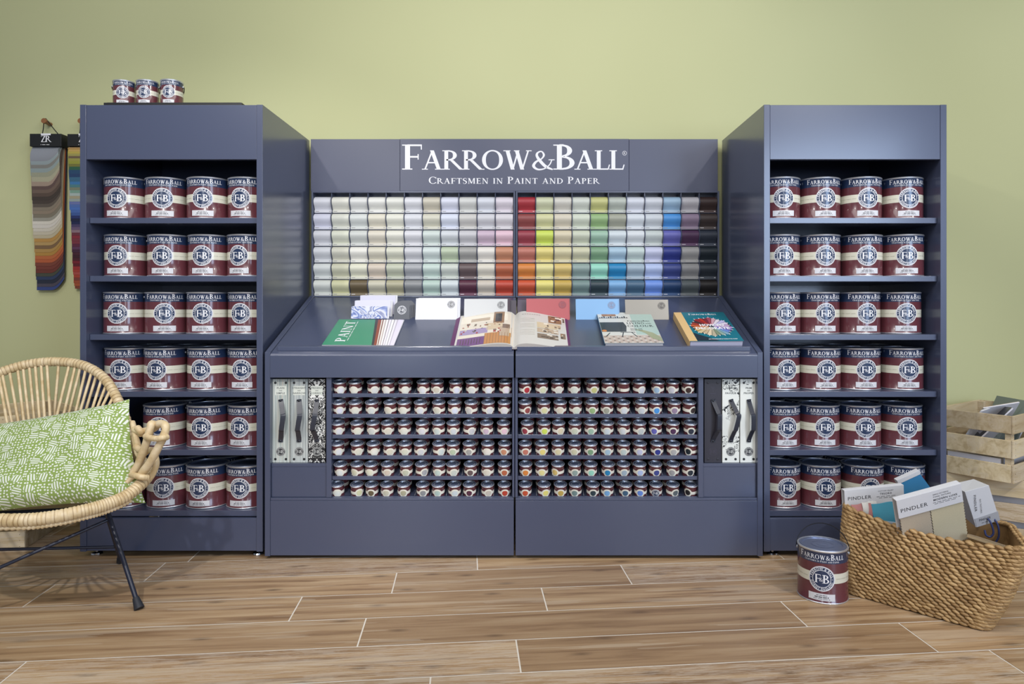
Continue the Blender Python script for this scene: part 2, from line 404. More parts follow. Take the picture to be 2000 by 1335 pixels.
inside = t.math('LESS_THAN', vo.outputs['Distance'], .40)
isS = t.math('GREATER_THAN', sep.outputs[0], .42)
sF = t.math('MULTIPLY', t.math('MULTIPLY', stripe, inside), isS)
dF = t.math('MULTIPLY', dots, t.math('SUBTRACT', 1.0, t.math('MULTIPLY', isS, t.math('LESS_THAN', vo.outputs['Distance'], .45))))
t.l(t.mix(t.math('MAXIMUM', sF, dF), '879d50', 'dfe3d8'), t.b.inputs['Base Color']); t.b.inputs['Sheen Weight'].default_value = .2; CUSH = m

# ---------------------------------------------------------------- floor, wall
A5 = math.radians(5.2); ca, sa = math.cos(A5), math.sin(A5)
def uvp(x, y): return (x*ca+y*sa, -x*sa+y*ca)
lines = [-0.057, -0.053, -0.049, -0.045, -0.041]; ly = [2.535, 2.351, 2.171, 1.986, 1.812]
v0 = [uvp(a, b)[1] for a, b in zip(lines, ly)]          # measured joints between plank rows
pitch = (v0[0]-v0[4])/4
knownj = {0: [(-.477, 2.494), (.362, 2.45)], 1: [(-.755, 2.289), (.049, 2.355)], 2: [(-.503, 2.128), (.836, 2.253)], 3: [(-1.373, 1.877), (-.033, 1.991)], 4: [(1.307, 1.939), (-.25, 1.75)], -1: [(-1.376, 2.602)]}
fl = MB(); fl.tone = []
rng = random.Random(3); gw = .0022
for r in range(-6, 20):
    vt = v0[0]-r*pitch; vb = vt-pitch
    js = [uvp(*p)[0] for p in knownj.get(r, [(rng.uniform(-.6, .6), vt)])]
    u = sorted(js); 
    while u[0] > -5.5: u.insert(0, u[0]-(1.18 if u[0] > -9 else 1))
    while u[-1] < 5.5: u.append(u[-1]+1.18)
    k = 1
    while k < len(u):
        if u[k]-u[k-1] < .5: u.pop(k)
        else: k += 1
    for a, b in zip(u[:-1], u[1:]):
        fl.add([(a+gw, vb+gw, 0), (b-gw, vb+gw, 0), (b-gw, vt-gw, 0), (a+gw, vt-gw, 0)], [(0, 1, 2, 3)], 0, rng.random())
vlo, vhi = v0[0]-20*pitch, v0[0]+6*pitch
fl.add([(-9, vlo, -.0008), (9, vlo, -.0008), (9, vhi, -.0008), (-9, vhi, -.0008)], [(0, 1, 2, 3)], 1, 0)
WY = 3.27
o = part('floor', fl, [FLOORW, GROUT]); o.rotation_euler = (0, 0, A5); tag(o, None, None, kind='structure')
o = part('wall_back', MB().box(-5, 5, WY, WY+.1, -.01, 3.6), WALL); tag(o, None, None, kind='structure')


# ---------------------------------------------------------------- shelf towers
FY, BY = 2.65, 3.22                  # front and back planes of the towers
SHZ = [1.3208, 1.0931, .8644, .6413, .4128, .1751]      # shelf tops, top shelf first
TOPZ = 1.757
def tower(x0, x1, label):
    t = thing('shelf_tower', label, 'shelf unit', (0, 0, 0))
    t.location = ((x0+x1)/2, FY, 0); cx = (x0+x1)/2
    def P(name, mb, mats=NAVY, bevel=.0012, par=t):
        mb.xf(Matrix.Translation((-cx, -FY, 0))); return part(name, mb, mats, par, None, bevel)
    th = .024; b0 = .022
    P('side_panel', MB().box(x0, x0+th, FY, BY, b0, TOPZ)); P('side_panel', MB().box(x1-th, x1, FY, BY, b0, TOPZ))
    P('header_panel', MB().box(x0+th+.0005, x1-th-.0005, FY+.0015, FY+.024, 1.5445, TOPZ-.001))
    P('top_panel', MB().box(x0+th, x1-th, FY+.0245, BY-.004, TOPZ-.022, TOPZ-.001))
    P('back_panel', MB().box(x0+th, x1-th, BY-.018, BY-.002, .03, TOPZ-.023), NAVY, 0)
    for z in SHZ:
        P('shelf', MB().box(x0+th+.001, x1-th-.001, FY+.022, BY-.019, z-.022, z))
    P('plinth_panel', MB().box(x0+th+.0005, x1-th-.0005, FY+.004, FY+.024, b0+.002, .150))
    for x in (x0+.045, x1-.03):
        for y in (FY+.035, BY-.05):
            P('foot', MB().lathe([(0, 0), (.021, 0), (.022, .004), (.020, .009), (.006, .012), (.006, .03)], 20, None, (x, y, 0)), CHROME, 0)
    return t
LX0, LX1 = (156-VX)*FY/F, (513-VX)*FY/F
RX0, RX1 = (1492-VX)*FY/F, (1849-VX)*FY/F
tower(LX0, LX1, 'tall navy shelf tower of paint tins on the left, behind the rattan chair')
tower(RX0, RX1, 'tall navy shelf tower of paint tins on the right, beside the wooden crates')

# ---------------------------------------------------------------- paint tins
def tin_meshes(R, H, R_em, em_z):
    ms = {}
    prof = [(0, .003), (R-.004, .003), (R-.001, 0), (R+.0012, .001), (R+.0015, .003), (R, .0048), (R, H*.395), (R, H*.58), (R, H*.765), (R, H-.006), (R+.0012, H-.004), (R+.0016, H-.0015), (R, H), (R-.004, H), (R-.0045, H-.004)]
    mi = [3, 3, 3, 3, 3, 1, 2, 1, 0, 3, 3, 3, 3, 3]
    ms['tin_body'] = (MB().lathe(prof, 56, mi).mesh('tin_body', [TINNAVY, TINRED, TINCREAM, METAL], 40), )
    lid = MB().lathe([(R-.0045, H-.003), (R*.90, H-.0032), (R*.885, H-.0005), (R*.80, H-.0005), (R*.785, H-.0030), (0, H-.0026)], 48)
    ontop(lid, disc(0, 0, R*.42, R*.45, 32)+disc(0, 0, R*.2, R*.22, 24), 0, H-.0020)
    ms['lid'] = (lid.mesh('lid', LIDM, 40), )
    lt = MB(); k = R*1.90/FBCW
    oncyl(lt, [[(a*k-FBCW*k/2, b*k*1.0+H*.836) for a, b in p] for p in FBC], 0, R+.0005)
    k2 = R*1.42/CRW
    oncyl(lt, shift(CRT, -CRW*k2/2, H*.786, k2), 0, R+.0005)
    ms['lettering'] = (lt.mesh('lettering', WHITE), )
    em = MB(); mats = {'cream': 0, 'navy': 1}
    for i, (key, P) in enumerate(roundel(R_em)): oncyl(em, shift(P, 0, em_z), mats[key], R+.0006+.00022*min(i, 3))
    ms['emblem'] = (em.mesh('emblem', [WHITE, TINNAVY]), )
    nl = MB(); z0 = H*.065; w_ = R*1.06; h_ = H*.13
    oncyl(nl, rect(-w_/2, w_/2, z0, z0+h_, 10), 0, R+.0006)
    for zz, ww, hh in ((.76, .40, .055), (.48, .52, .10), (.22, .62, .04)):
        n = 22
        for i in range(n):
            a = -w_*ww/2+w_*ww*i/n
            if i % 7 != 5: oncyl(nl, rect(a, a+w_*ww/n*.72, z0+h_*(zz-hh), z0+h_*(zz+hh)), 1, R+.0009)
    ms['name_label'] = (nl.mesh('name_label', [PAPERW, GREYTX]), )
    for sg in (1, -1):                    # faint wording on the cream band, one line each side of the emblem
        nl = MB()
        for i in range(26):
            a = R*(.58+i*.036)
            if i % 8 != 6: oncyl(nl, rect(a, a+R*.022, H*.478, H*.490) if sg > 0 else rect(-a-R*.022, -a, H*.478, H*.490), 0, R+.0006)
        ms['band_wording%d' % sg] = (nl.mesh('band_wording', [mat('faint_ink', 'a9a797', .6)]), )
    hd = MB()
    for s in (-1, 1):
        hd.lathe([(0, .004), (.006, .004), (.007, 0)], 12, None, (0, 0, 0)) if False else None
        hd.ell((s*(R+.001), 0, H-.02), Vector((0, .0055, 0)), Vector((0, 0, .0055)), Vector((.0028, 0, 0)), 10, 5)
    ms['handle_lug'] = (hd.mesh('handle_lug', METAL, 60), )
    return ms
def handle_mesh(R, H, ang):            # wire bail swung by ang from hanging down the back
    pts = []
    for i in range(21):
        a = PI*i/20; x = -(R+.004)*math.cos(a); r = (R+.008)*math.sin(a)
        pts.append((x, r*math.cos(ang), H-.02+r*math.sin(ang)))
    return MB().tube(pts, .0016, 6)
def fill_tin(t, R, H, R_em, em_z, ang):
    ms = tin_meshes(R, H, R_em, em_z); body = link('tin_body', ms.pop('tin_body')[0], t)
    link('lid', ms.pop('lid')[0], t); hd = link('handle', handle_mesh(R, H, ang).mesh('handle', BLACK, 60), t)
    link('handle_lug', ms.pop('handle_lug')[0], hd)
    for k, (me, ) in ms.items(): link(me.name.split('.')[0], me, body)
def make_tin(name, label, R, H, R_em, em_z, ang):
    t = thing(name, label, 'paint tin')
    fill_tin(t, R, H, R_em, em_z, ang); return t
TR, TH = .0795, .1665
proto = make_tin('paint_tin', 'x', TR, TH, TR*.51, TH*.49, math.radians(-50))
ORD = ['first', 'second', 'third', 'fourth', 'fifth', 'sixth', 'seventh', 'eighth', 'ninth', 'tenth', 'eleventh', 'twelfth']
SHN = ['top shelf', 'second shelf', 'third shelf', 'fourth shelf', 'fifth shelf', 'bottom shelf']
LT = [[(497, 390), (931, 880), (1411, 1345), (1895, 1795)], [(497, 390), (980, 900), (1461, 1378), (1911, 1797)],
      [(472, 375), (940, 915), (1397, 1333), (1880, 1780)], [(490, 413), (925, 815), (1405, 1312), (1895, 1815)],
      [None, (930, 855), (1402, 1320), (1885, 1775)], [(495, 430), (975, 915), (1443, 1343), (1935, 1845)]]
RT = [[(143, 193), (634, 715), (1083, 1175), (1552, 1643)], [(170, 230), (635, 710), (1097, 1170), (1560, 1620)],
      [(100, 172), (582, 668), (1040, 1140), (1508, 1592)], [(115, 212), (600, 685), (1067, 1157), (1532, 1620)],
      [(108, 205), (614, 695), (1052, 1125), (1520, 1602)], [(150, 245), (622, 697), (1102, 1200), (1560, 1650)]]
first = True
def place_tin(x, y, z, th, label, group):
    global first
    if first:
        first = False; proto.location = (x, y, z); proto.rotation_euler = (0, 0, th); tag(proto, label, None, group); return proto
    return copy_thing(proto, (x, y, z), th, label, group)
for side, T, ox in (('left', LT, 150), ('right', RT, 1490)):
    for r, row in enumerate(T):
        xs = []
        for c, e in enumerate(row):
            if not e: continue
            y = 2.778+(0, .004, -.003, .002)[(r*3+c) % 4]
            if r == 5: y = 2.775 if c < 2 else 2.768
            px = ox+e[0]/5.556; x = (px-VX)*y/F*.992
            th = math.asin(-x/math.hypot(x, y))*.98+math.asin(max(-.7, min(.7, (e[1]-e[0])/238)))
            xs.append([x, y, th, c])
        for i in range(1, len(xs)):      # neighbours may touch but not overlap
            if side == 'left' or True:
                d = 2*TR+.0036
                if xs[i][0]-xs[i-1][0] < d:
                    m_ = d-(xs[i][0]-xs[i-1][0]); xs[i][0] += m_*.5; xs[i-1][0] -= m_*.5
        lo, hi = ((LX0, LX1) if side == 'left' else (RX0, RX1))
        for k_ in range(6):
            for i in range(len(xs)):
                xs[i][0] = max(lo+.024+TR+.003, min(hi-.024-TR-.003, xs[i][0]))
            for i in range(1, len(xs)):
                g_ = xs[i][0]-xs[i-1][0]
                if g_ < 2*TR+.0034:
                    q = (2*TR+.0036-g_)/2; xs[i][0] += q; xs[i-1][0] -= q
        for i in range(len(xs)): xs[i][0] = max(lo+.024+TR+.003, min(hi-.024-TR-.003, xs[i][0]))
        for x, y, th, c in xs:
            pos = ('leftmost', 'second from left', 'third from left', 'rightmost')[c]
            place_tin(x, y, SHZ[r]+.0005, th, 'burgundy paint tin, %s in the front row, %s of %s tower' % (pos, SHN[r], side), 'paint tins in the front rows of the shelf towers')
        if r >= 3:
            for x, y, th, c in xs:
                place_tin(x, y+.166+.01*((r+c) % 2), SHZ[r]+.0005, th+random.uniform(-.5, .5), 'shaded paint tin behind the front row, %s, %s of %s tower' % (('leftmost', 'second from left', 'third from left', 'rightmost')[c], SHN[r], side), 'paint tins behind the front row of %s, %s tower' % (SHN[r], side))
# the tin standing on the floor, its wire handle raised
t = thing('paint_tin', 'burgundy and navy paint tin standing on the oak floor beside the basket, wire handle raised', 'paint tin', (.997, 2.305, 0), (0, 0, -.44))
t.scale = (1, 1, 1)
R2, H2 = TR*.995, TH*1.04
fill_tin(t, R2, H2, R2*.52, H2*.475, math.radians(62))
# three small tins on a black case on top of the left tower
tc = part('flat_case', MB().box(-.27, .27, 0, .30, 0, .0125).box(-.262, .262, .008, .292, .0125, .0155), BLACK, None, None, .002)
tc.location = (-1.385, 2.665, TOPZ); tag(tc, 'flat black case lying on top of the left shelf tower', 'case')
sp = None
for i, (px, pe, y) in enumerate(((239.5, 237, 2.745), (285.2, 279, 2.742), (332.5, 327, 2.738))):
    nm = ('leftmost', 'middle', 'rightmost')[i]
    lb = 'small burgundy and navy paint tin, %s of three on the black case' % nm
    x = (px-VX)*y/F*.995; th = math.asin(-x/math.hypot(x, y))+math.asin((pe-px)/23.0)-.1
    zz = TOPZ+.0156
    if sp is None:
        sp = make_tin('small_paint_tin', lb, .0415, .101, .0245, .050, math.radians(-55)); sp['group'] = 'small tins on top of the left tower'
        sp.location = (x, y, zz); sp.rotation_euler = (0, 0, th)
    else: copy_thing(sp, (x, y, zz), th, lb)

# ---------------------------------------------------------------- display counter: two base units and a sloping top
CF = 2.63; KB = 3.20                       # counter front plane, back plane
def cx_(px, Y=CF): return (px-VX)*Y/F
ZD0, SL = .7924, .4167                      # slope starts here, rises SL per metre
def deskz(y): return ZD0+(y-CF)*SL
ZF = .6997                                  # underside of the fascia
def z_at(py, Y): return CZ-(py-HY)*Y/F
xL0, xL1, xM, xR0, xR1 = cx_(517), cx_(527.5), cx_(1005), cx_(1481.5), cx_(1490)
SP = [767.8, 807.8, 848.2, 888.6, 929, 968.8]        # lip tops of the pot shelves
def base_unit(a, b, gable_left, label):
    """a, b: outer x; gable on one side"""
    cx = (a+b)/2; t = thing('counter_unit', label, 'counter', (cx, CF, 0)); Mi = Matrix.Translation((-cx, -CF, 0))
    def P(name, mb, mats=NAVY, bevel=.001, smooth=None):
        mb.xf(Mi); return part(name, mb, mats, t, smooth, bevel)
    g = .0205; zb = .012
    gx0, gx1 = (a, a+g) if gable_left else (b-g, b)
    P('gable_panel', MB().prism([(CF, zb), (KB-.02, zb), (KB-.02, deskz(KB-.02)+.004), (CF, ZD0+.004)], 'x', gx0, gx1))
    ix0, ix1 = (gx1, b-.0012) if gable_left else (a+.0012, gx0)
    P('fascia', MB().prism([(CF-.002, ZF), (CF-.002, ZD0-.008), (CF+.004, ZD0), (CF+.02, ZD0), (CF+.02, ZF)], 'x', ix0+.0006, ix1))
    P('sloping_top', MB().prism([(CF+.004, ZD0), (KB-.035, deskz(KB-.035)), (KB-.035, deskz(KB-.035)-.018), (CF+.022, ZD0-.010)], 'x', ix0+.0006, ix1))
    lx0, lx1 = (cx_(543, 2.655), cx_(1000, 2.655)) if gable_left else (cx_(1010, 2.655), cx_(1465, 2.655))
    zl = deskz(2.655)
    P('book_ledge', MB().prism([(2.652, zl-.002), (2.652, zl+.0145), (2.655, zl+.0155), (2.666, zl+.0185), (2.668, zl+.0155), (2.658, zl+.011), (2.658, zl-.002)], 'x', lx0, lx1))
    P('plinth_panel', MB().box(ix0+.0006, ix1, CF+.002, CF+.022, zb+.002, z_at(978, CF)))
    P('rail', MB().box(ix0+.0006, ix1, CF+.004, CF+.10, z_at(978, CF)+.0005, z_at(972.5, CF)))
    P('back_panel', MB().box(ix0, ix1, 3.03, 3.045, .03, .93), NAVY, 0)
    # inner uprights: beside the book niche and at the middle
    if gable_left: up = (cx_(636), cx_(646)); mid = (cx_(1000.5), cx_(1004.5)); nx = (ix0, up[0]); sx = (up[1], mid[0])
    else: up = (cx_(1365), cx_(1375)); mid = (cx_(1006), cx_(1011)); nx = (up[1], ix1); sx = (mid[1], up[0])
    for u in (up, mid): P('upright', MB().box(u[0], u[1], CF+.008, 3.029, z_at(972.5, CF)+.001, ZF-.001))
    P('niche_panel', MB().box(nx[0]+.001, nx[1]-.001, CF+.014, CF+.03, z_at(972.5, CF)+.001, .352))
    P('niche_shelf', MB().box(nx[0]+.001, nx[1]-.001, CF+.014, 3.029, .3525, .3655))
    tl = math.radians(16)
    for py in SP:
        z = z_at(py, CF+.02); y0 = CF+.018
        P('pot_shelf', MB().prism([(y0, z-.0145), (y0, z), (y0+.0022, z+.0002), (y0+.003, z-.010), (y0+.34, z-.010+.337*math.tan(tl)), (y0+.34, z-.0145+.337*math.tan(tl))], 'x', sx[0]+.001, sx[1]-.001), NAVY, .0006)
        wr = MB()
        for i in range(12):
            x = sx[0]+.012+(sx[1]-sx[0]-.024)*i/11
            wr.tube([(x, y0+.008, z+.002), (x, y0+.012, z+.003), (x, y0+.33, z-.001+.32*math.tan(tl))], .0011, 5)
        P('slot_wires', wr, METAL, 0, 60)
    return t
base_unit(xL0, xM-.002, True, 'left half of the navy paint display counter, with sloping top')
base_unit(xM+.002, xR1, False, 'right half of the navy paint display counter, with sloping top')

# colours of the range: six rows of twenty-two
COLS = ['''e4e5ec e8e7db dddedb e6e6e0 e3e4db dfe0e5 cfc9b8 dcdfee d7d8d5 dde0e9 e5dce5 b03640 d5d8b6 d9d6cc d6dbd0 c8c886 bbc2b8 d6dae4 d0d4dc a2c1db cbcad2 40302f''',
'''dfe0ef e2e3d7 d8dcd9 dfdac9 e2e2d5 dadce2 d5d3c2 dbe1f0 d1cfcb d7d7dc dfdbdf 984f4e dbdaa9 ddd5c1 d7deccc 9abb83 a7a999 d7dde3 cdd3d9 4f9ce6 9c8aa4 463c3b''',
'''dfe0e5 e4e6d3 d3d6d1 ded7c7 e4e3d7 dbdbe0 cfdad5 d2d7db cccbcf cfb9ca e8c6d3 a04350 d4e566 dfd4b6 d0d5c0 a2c3ae d3dde2 d8dde1 c5cdcb 6c6dbd 55375a 343c4b''',
'''e2e4e7 dedccb eeece2 dbd6c3 d9d9c7 d1d2d6 d1dcd9 bdcaaf a8a7a3 e9e4db cc9070 c57a6a ecdb86 ded5ac d2d0b1 82a784 a9c6d9 c5d4d1 c7cbe5 333f92 b6b6b6 242f38''',
'''e2e6e3 d8d7bd e6e5cf d8cbba c5c9b4 aaacb0 c5d6ce cdd3ca 69595a ded8c9 bb694a dd8a44 e9df9c dfc47a 95a9a4 9cdcc6 2788bd a3b6c4 b5c5ea 424f92 a4a4a6 323a44''',
'''e2e5dd dad9af 6e6047 cdc9b3 b5b093 929495 b8cdc3 d1d9db 5c3143 ccc2b5 c04836 cc5838 ebdf80 cbac58 7b928f 33434a 80b1dd 476781 6e93de 284672 646d70 2a2626''']
COLS = [[c[:6] for c in r.split()] for r in COLS]
def cname(hx):
    r, g, b = [int(hx[i:i+2], 16)/255 for i in (0, 2, 4)]; h, s, v = colorsys.rgb_to_hsv(r, g, b); h *= 360
    if v < .30: return 'near black'
    if s < .055: return 'off-white' if v > .82 else ('mid grey' if v > .5 else 'dark grey')
    if s < .14 and v > .8: return {0: 'pinkish white', 1: 'warm ivory', 2: 'pale greenish white', 3: 'cool bluish white', 4: 'pale lilac white'}[0 if h < 20 or h > 320 else 1 if h < 75 else 2 if h < 180 else 3 if h < 245 else 4]
    base = 'red' if h < 12 or h > 345 else 'orange' if h < 30 else 'tan' if h < 46 and s < .45 else 'yellow' if h < 68 else 'green' if h < 160 else 'teal' if h < 195 else 'blue' if h < 245 else 'purple' if h < 300 else 'plum'
    if base == 'red' and s < .3: base = 'pink'
    if base in ('red', 'orange') and v < .5: base = 'brown'
    if base == 'yellow' and s < .25: base = 'beige'
    return ('dark ' if v < .48 else 'pale ' if s < .3 and v > .7 else 'bright ' if s > .6 and v > .7 else 'muted ')+base
def colmat(hx, kind='card'):
    m_ = mat(kind+'_'+cname(hx).replace(' ', '_')+'_'+hx, hx, .5 if kind == 'card' else .35)
    m_.node_tree.nodes['Principled BSDF'].inputs['Base Color'].default_value = (*[v*(.80 if kind == 'card' else 1) for v in lin(hx)], 1); return m_

# ---------------------------------------------------------------- sample pots
PR, PH = .0243, .0470
def pot_body(r=PR, h=PH):
    return MB().lathe([(0, .001), (r-.001, 0), (r, .001), (r, h-.0035), (r+.0010, h-.0025), (r+.0010, h-.0015), (r, h-.001)], 32, [0, 0, 0, 1, 1, 1])
pb = pot_body().mesh('pot_body', [TINRED, METAL], 40)
lidp = MB().lathe([(PR, PH-.0018), (PR+.0020, PH-.0012), (PR+.0024, PH), (PR+.0016, PH+.0009), (PR, PH+.0010), (PR-.0012, PH-.0008), (PR*.76, PH-.0008), (PR*.73, PH+.0008), (PR*.66, PH+.0008), (PR*.63, PH-.0006), (0, PH-.0006)], 36, [0]*5+[1, 0, 0, 0, 1])
lidm = lidp.mesh('lid', [METAL, LIDM], 50)
lb_ = MB(); ez = .0203; er = .0168
oncyl(lb_, rect(-PI*PR, PI*PR, ez-.006, ez+.006, 40), 0, PR+.0004)
dd = []
for k in range(30):
    for j in range(4):
        ra, rb = er*j/4, er*(j+1)/4; a, b = 2*PI*k/30, 2*PI*(k+1)/30
        dd.append([(ra*math.cos(a), ez+ra*math.sin(a)), (rb*math.cos(a), ez+rb*math.sin(a)), (rb*math.cos(b), ez+rb*math.sin(b)), (ra*math.cos(b), ez+ra*math.sin(b))])
oncyl(lb_, dd, 0, PR+.0006); plab = lb_.mesh('paper_label', CREAM, 60)
dt = MB(); oncyl(dt, [[(a*.66, (b-ez)*.66+ez) for a, b in p] for p in dd], 0, PR+.0010); pdot = dt.mesh('colour_dot', CREAM, 60)
pdot.materials[0] = None
bk = MB(); bk.merge(pot_body(), 0); bk.m = [0]*len(bk.m); o1 = len(bk.f); bk.merge(lidp, 1)
oncyl(bk, rect(-PI*PR, PI*PR, ez-.006, ez+.006, 40), 2, PR+.0004); bkm = bk.mesh('sample_pot', [TINRED, METAL, CREAM], 40)
fbp = MB()
for i, (key, P) in enumerate(roundel(.0160)): oncyl(fbp, shift(P, 0, ez), {'cream': 0, 'navy': 1}[key], PR+.0010+.0001*min(i, 3))
pemb = fbp.mesh('emblem', [WHITE, TINNAVY])
PL = ['128/132 290/270 484/492 635/612 812/815 1010/996 1155/1146 1350/1360 1525/1518 1697/1697 1875/1885',
'120/122 290/285 465/455 660/630 805/790 980/972 1172/1150 1335/1340 1515/1487 1693/1710 1865/1862',
'110/115 310/312 478/457 632/635 808/800 997/990 1170/1150 1325/1325 1498/1520 1678/1670 1857/1865',
'105/112 312/322 482/490 652/655 818/812 978/980 1175/1197 1322/1318 1495/1488 1690/1680 1868/1858',
'137/122 312/275 460/437 632/625 828/820 993/1020 1175/1157 1320/1330 1507/1503 1688/1680 1865/1865',
'103/97 308/330 465/452 625/612 802/795 1003/1003 1167/1155 1338/1340 1497/1492 1688/1697 1865/1870']
PRT = ['115/138 292/308 460/475 635/638 833/850 993/1013 1155/1400 1323/1355 1520/1510 1675/1668 1840/1847',
'115/145 315/322 487/487 648/662 825/830 982/980 1155/1165 1348/1352 1497/1512 1692/1700 1850/1895',
'140/112 318/323 470/495 643/643 812/815 985/985 1160/1150 1325/1345 1495/1482 1677/1685 1862/1875',
'117/122 293/303 465/467 640/637 810/810 985/992 1157/1160 1330/1330 1512/1522 1683/1690 1870/1842',
'122/122 293/295 463/430 640/645 810/818 993/990 1155/1167 1325/1337 1492/1510 1680/1672 1845/1868',
'118/118 317/337 490/495 648/640 833/837 985/985 1177/1178 1338/1335 1498/1498 1675/1710 1870/1837']
TL = math.radians(16)
for bay, tab, ox in (('left', PL, 640), ('right', PRT, 1004)):
    for r in range(6):
        ents = [tuple(map(float, e.split('/'))) for e in tab[r].split()]
        z = z_at(SP[r], CF+.02)-.010; yb = CF+.0215+PR+.004
        for c, (pc, pe) in enumerate(ents):
            ym = yb-.012; x = (ox+pc/5.405-VX)*(ym)/F
            zc = z+(yb-CF-.021)*math.tan(TL)+.0006
            phi = math.asin(-x/math.hypot(x, yb)); off = (pe-pc)/68
            th = phi+(2.6 if off > 3 else math.asin(max(-.92, min(.92, off))))
            hx = COLS[r][c+(11 if bay == 'right' else 0)]
            M = Matrix.Translation((x, yb, zc)) @ Matrix.Rotation(TL, 4, 'X') @ Matrix.Rotation(th, 4, 'Z')
            dotl = cname(hx)+' dot'
            if bay == 'right' and r == 5 and c == 8: dotl = 'round emblem sticker'
            if bay == 'right' and r == 0 and c == 6: dotl = 'plain band'
            t = thing('sample_pot', 'small burgundy sample pot with %s, shelf row %s, %s in %s bay' % (dotl, ORD[r], ORD[c], bay), 'paint pot', M=M, group='sample pots at the front of the %s bay' % bay)
            body = link('pot_body', pb, t); link('lid', lidm, t); link('paper_label', plab, body)
            if dotl == 'round emblem sticker': link('emblem', pemb, body)
            else:
                d = link('colour_dot', pdot, body); d.material_slots[0].link = 'OBJECT'; d.material_slots[0].material = colmat(hx, 'pot_paint')
            # the pot behind it in the same slot
            x2 = x+(((c*7+r*5+3) % 5)-2)*.0035; y2 = yb+.058
            M2 = Matrix.Translation((x2, y2, zc+.058*math.tan(TL))) @ Matrix.Rotation(TL, 4, 'X')
            q = link('sample_pot', bkm, None, M2)
            tag(q, 'shaded sample pot behind the front pots, shelf row %s, %s in %s bay' % (ORD[r], ORD[c], bay), 'paint pot', 'pots in the second row of %s bay shelf row %s' % (bay, ORD[r]))


# ---------------------------------------------------------------- colour card racks and the name board above them
RY = 3.185; RB = 3.262
rk_top, rk_bot = z_at(373, RY), z_at(580.5, RY)
def rack(px0, px1, label):
    a, b = (px0-VX)*RY/F, (px1-VX)*RY/F; cx = (a+b)/2
    t = thing('card_rack', label, 'rack', (cx, RY, rk_bot)); Mi = Matrix.Translation((-cx, -RY, -rk_bot))
    def P(name, mb, bevel=.0008):
        mb.xf(Mi); return part(name, mb, NAVY, t, None, bevel)
    P('frame', MB().box(a, a+.008, RY, RB-.008, rk_bot, rk_top).box(b-.008, b, RY, RB-.008, rk_bot, rk_top)
      .box(a+.008, b-.008, RY, RB-.008, rk_top-.007, rk_top).box(a+.008, b-.008, RY, RB-.008, rk_bot, rk_bot+.006))
    P('back_panel', MB().box(a, b, RB-.0078, RB, rk_bot, rk_top), 0)
    w_ = (b-a-.016)/11
    for i in range(1, 11):
        x = a+.008+w_*i; poly = []
        prof = [(RY+.004, rk_bot+.0065)]
        for r in range(6):
            z0 = rk_bot+.008+r*.0777
            prof += [(RY+.009, z0+.002), (RY+.0125, z0+.012), (RY+.002, z0+.026), (RY-.0065, z0+.042), (RY-.0085, z0+.056), (RY-.002, z0+.068), (RY+.006, z0+.0765)]
        prof += [(RY+.004, rk_top-.0075), (RB-.0082, rk_top-.0075), (RB-.0082, rk_bot+.0065)]
        P('divider', MB().prism(prof, 'x', x-.0016, x+.0016), 0)
    for r in range(6):
        z = rk_bot+.0065+r*.0777
        for i in range(11):
            pass
        P('card_shelf', MB().box(a+.0085, b-.0085, RY+.0150, RB-.0085, z, z+.0015), 0)
    return a+.008, w_
racks = [rack(608, 1006.2, 'rack of mostly pale colour cards under the left half of the name board'), rack(1007.4, 1405, 'rack of bright and dark colour cards under the right half of the name board')]
cprof = [(y*1.9-.001 if y < .012 else y, z) for y, z in [(.036, .0755), (.022, .0755), (.010, .073), (.002, .066), (-.002, .056), (-.001, .042), (.004, .030), (.0085, .018), (.0095, .0135), (.0070, .0125), (.0070, .0005)]]
def card_mesh(w_, dark):
    mb = MB(); n = len(cprof); x0, x1 = -w_/2+.0025, w_/2-.0025
    mb.add([(x, y, z) for x in (x0, x1) for y, z in cprof], [(i, n+i, n+i+1, i+1) for i in range(n-1)], 0)
    mb.m[-1] = 1
    back = [(x, y+.0012, z-.0008) for x in (x0, x1) for y, z in cprof]; mb.add(back, [(i+1, n+i+1, n+i, i) for i in range(n-1)], 1)
    onflat(mb, rect(x0+.004, x0+.021, .0055, .0078)+rect(x1-.011, x1-.004, .0055, .0078), 2, .0118)
    return mb
w_ = racks[0][1]
lt_card = card_mesh(w_, 0).mesh('colour_card', [PAPERW, PAPERW, mat('card_ink', '8c8c8c', .7)], 60)
dk_card = card_mesh(w_, 1).mesh('colour_card', [PAPERW, PAPERW, mat('card_ink_white', 'd8d8da', .7)], 60)
WORDS = ['first', 'second', 'third', 'fourth', 'fifth', 'sixth', 'seventh', 'eighth', 'ninth', 'tenth', 'eleventh']
for r in range(6):
    for c in range(22):
        hx = COLS[r][c]; a, w_ = racks[c//11]; x = a+w_*(c % 11+.5)
        rgb = [int(hx[i:i+2], 16) for i in (0, 2, 4)]; lum = sum(rgb)/3; dk = lum < 100
        z = rk_bot+.0084+(5-r)*.0777
        o = link('colour_card', dk_card if dk else lt_card, None, Matrix.Translation((x, RY+(.0005 if r else .003), z)))
        m1 = colmat(hx); m2 = mat('card_strip_'+hx, '%02x%02x%02x' % tuple(int(v+(232-v)*(.25 if not dk else .08)-24*(not dk)) for v in rgb), .55)
        for s_, mm in ((0, m1), (1, m2)): o.material_slots[s_].link = 'OBJECT'; o.material_slots[s_].material = mm
        tag(o, '%s curved colour card, %s rack, row %s from top, column %s' % (cname(hx), ('left', 'right')[c//11], WORDS[r], WORDS[c % 11]), 'colour card', 'colour cards in the %s rack' % ('left', 'right')[c//11])
HBY = 3.2
nb = thing('name_board', 'navy name board with white roman lettering above the colour card racks', 'sign', (0, HBY, rk_top+.002)); Mi = Matrix.Translation((0, -HBY, -rk_top-.002))
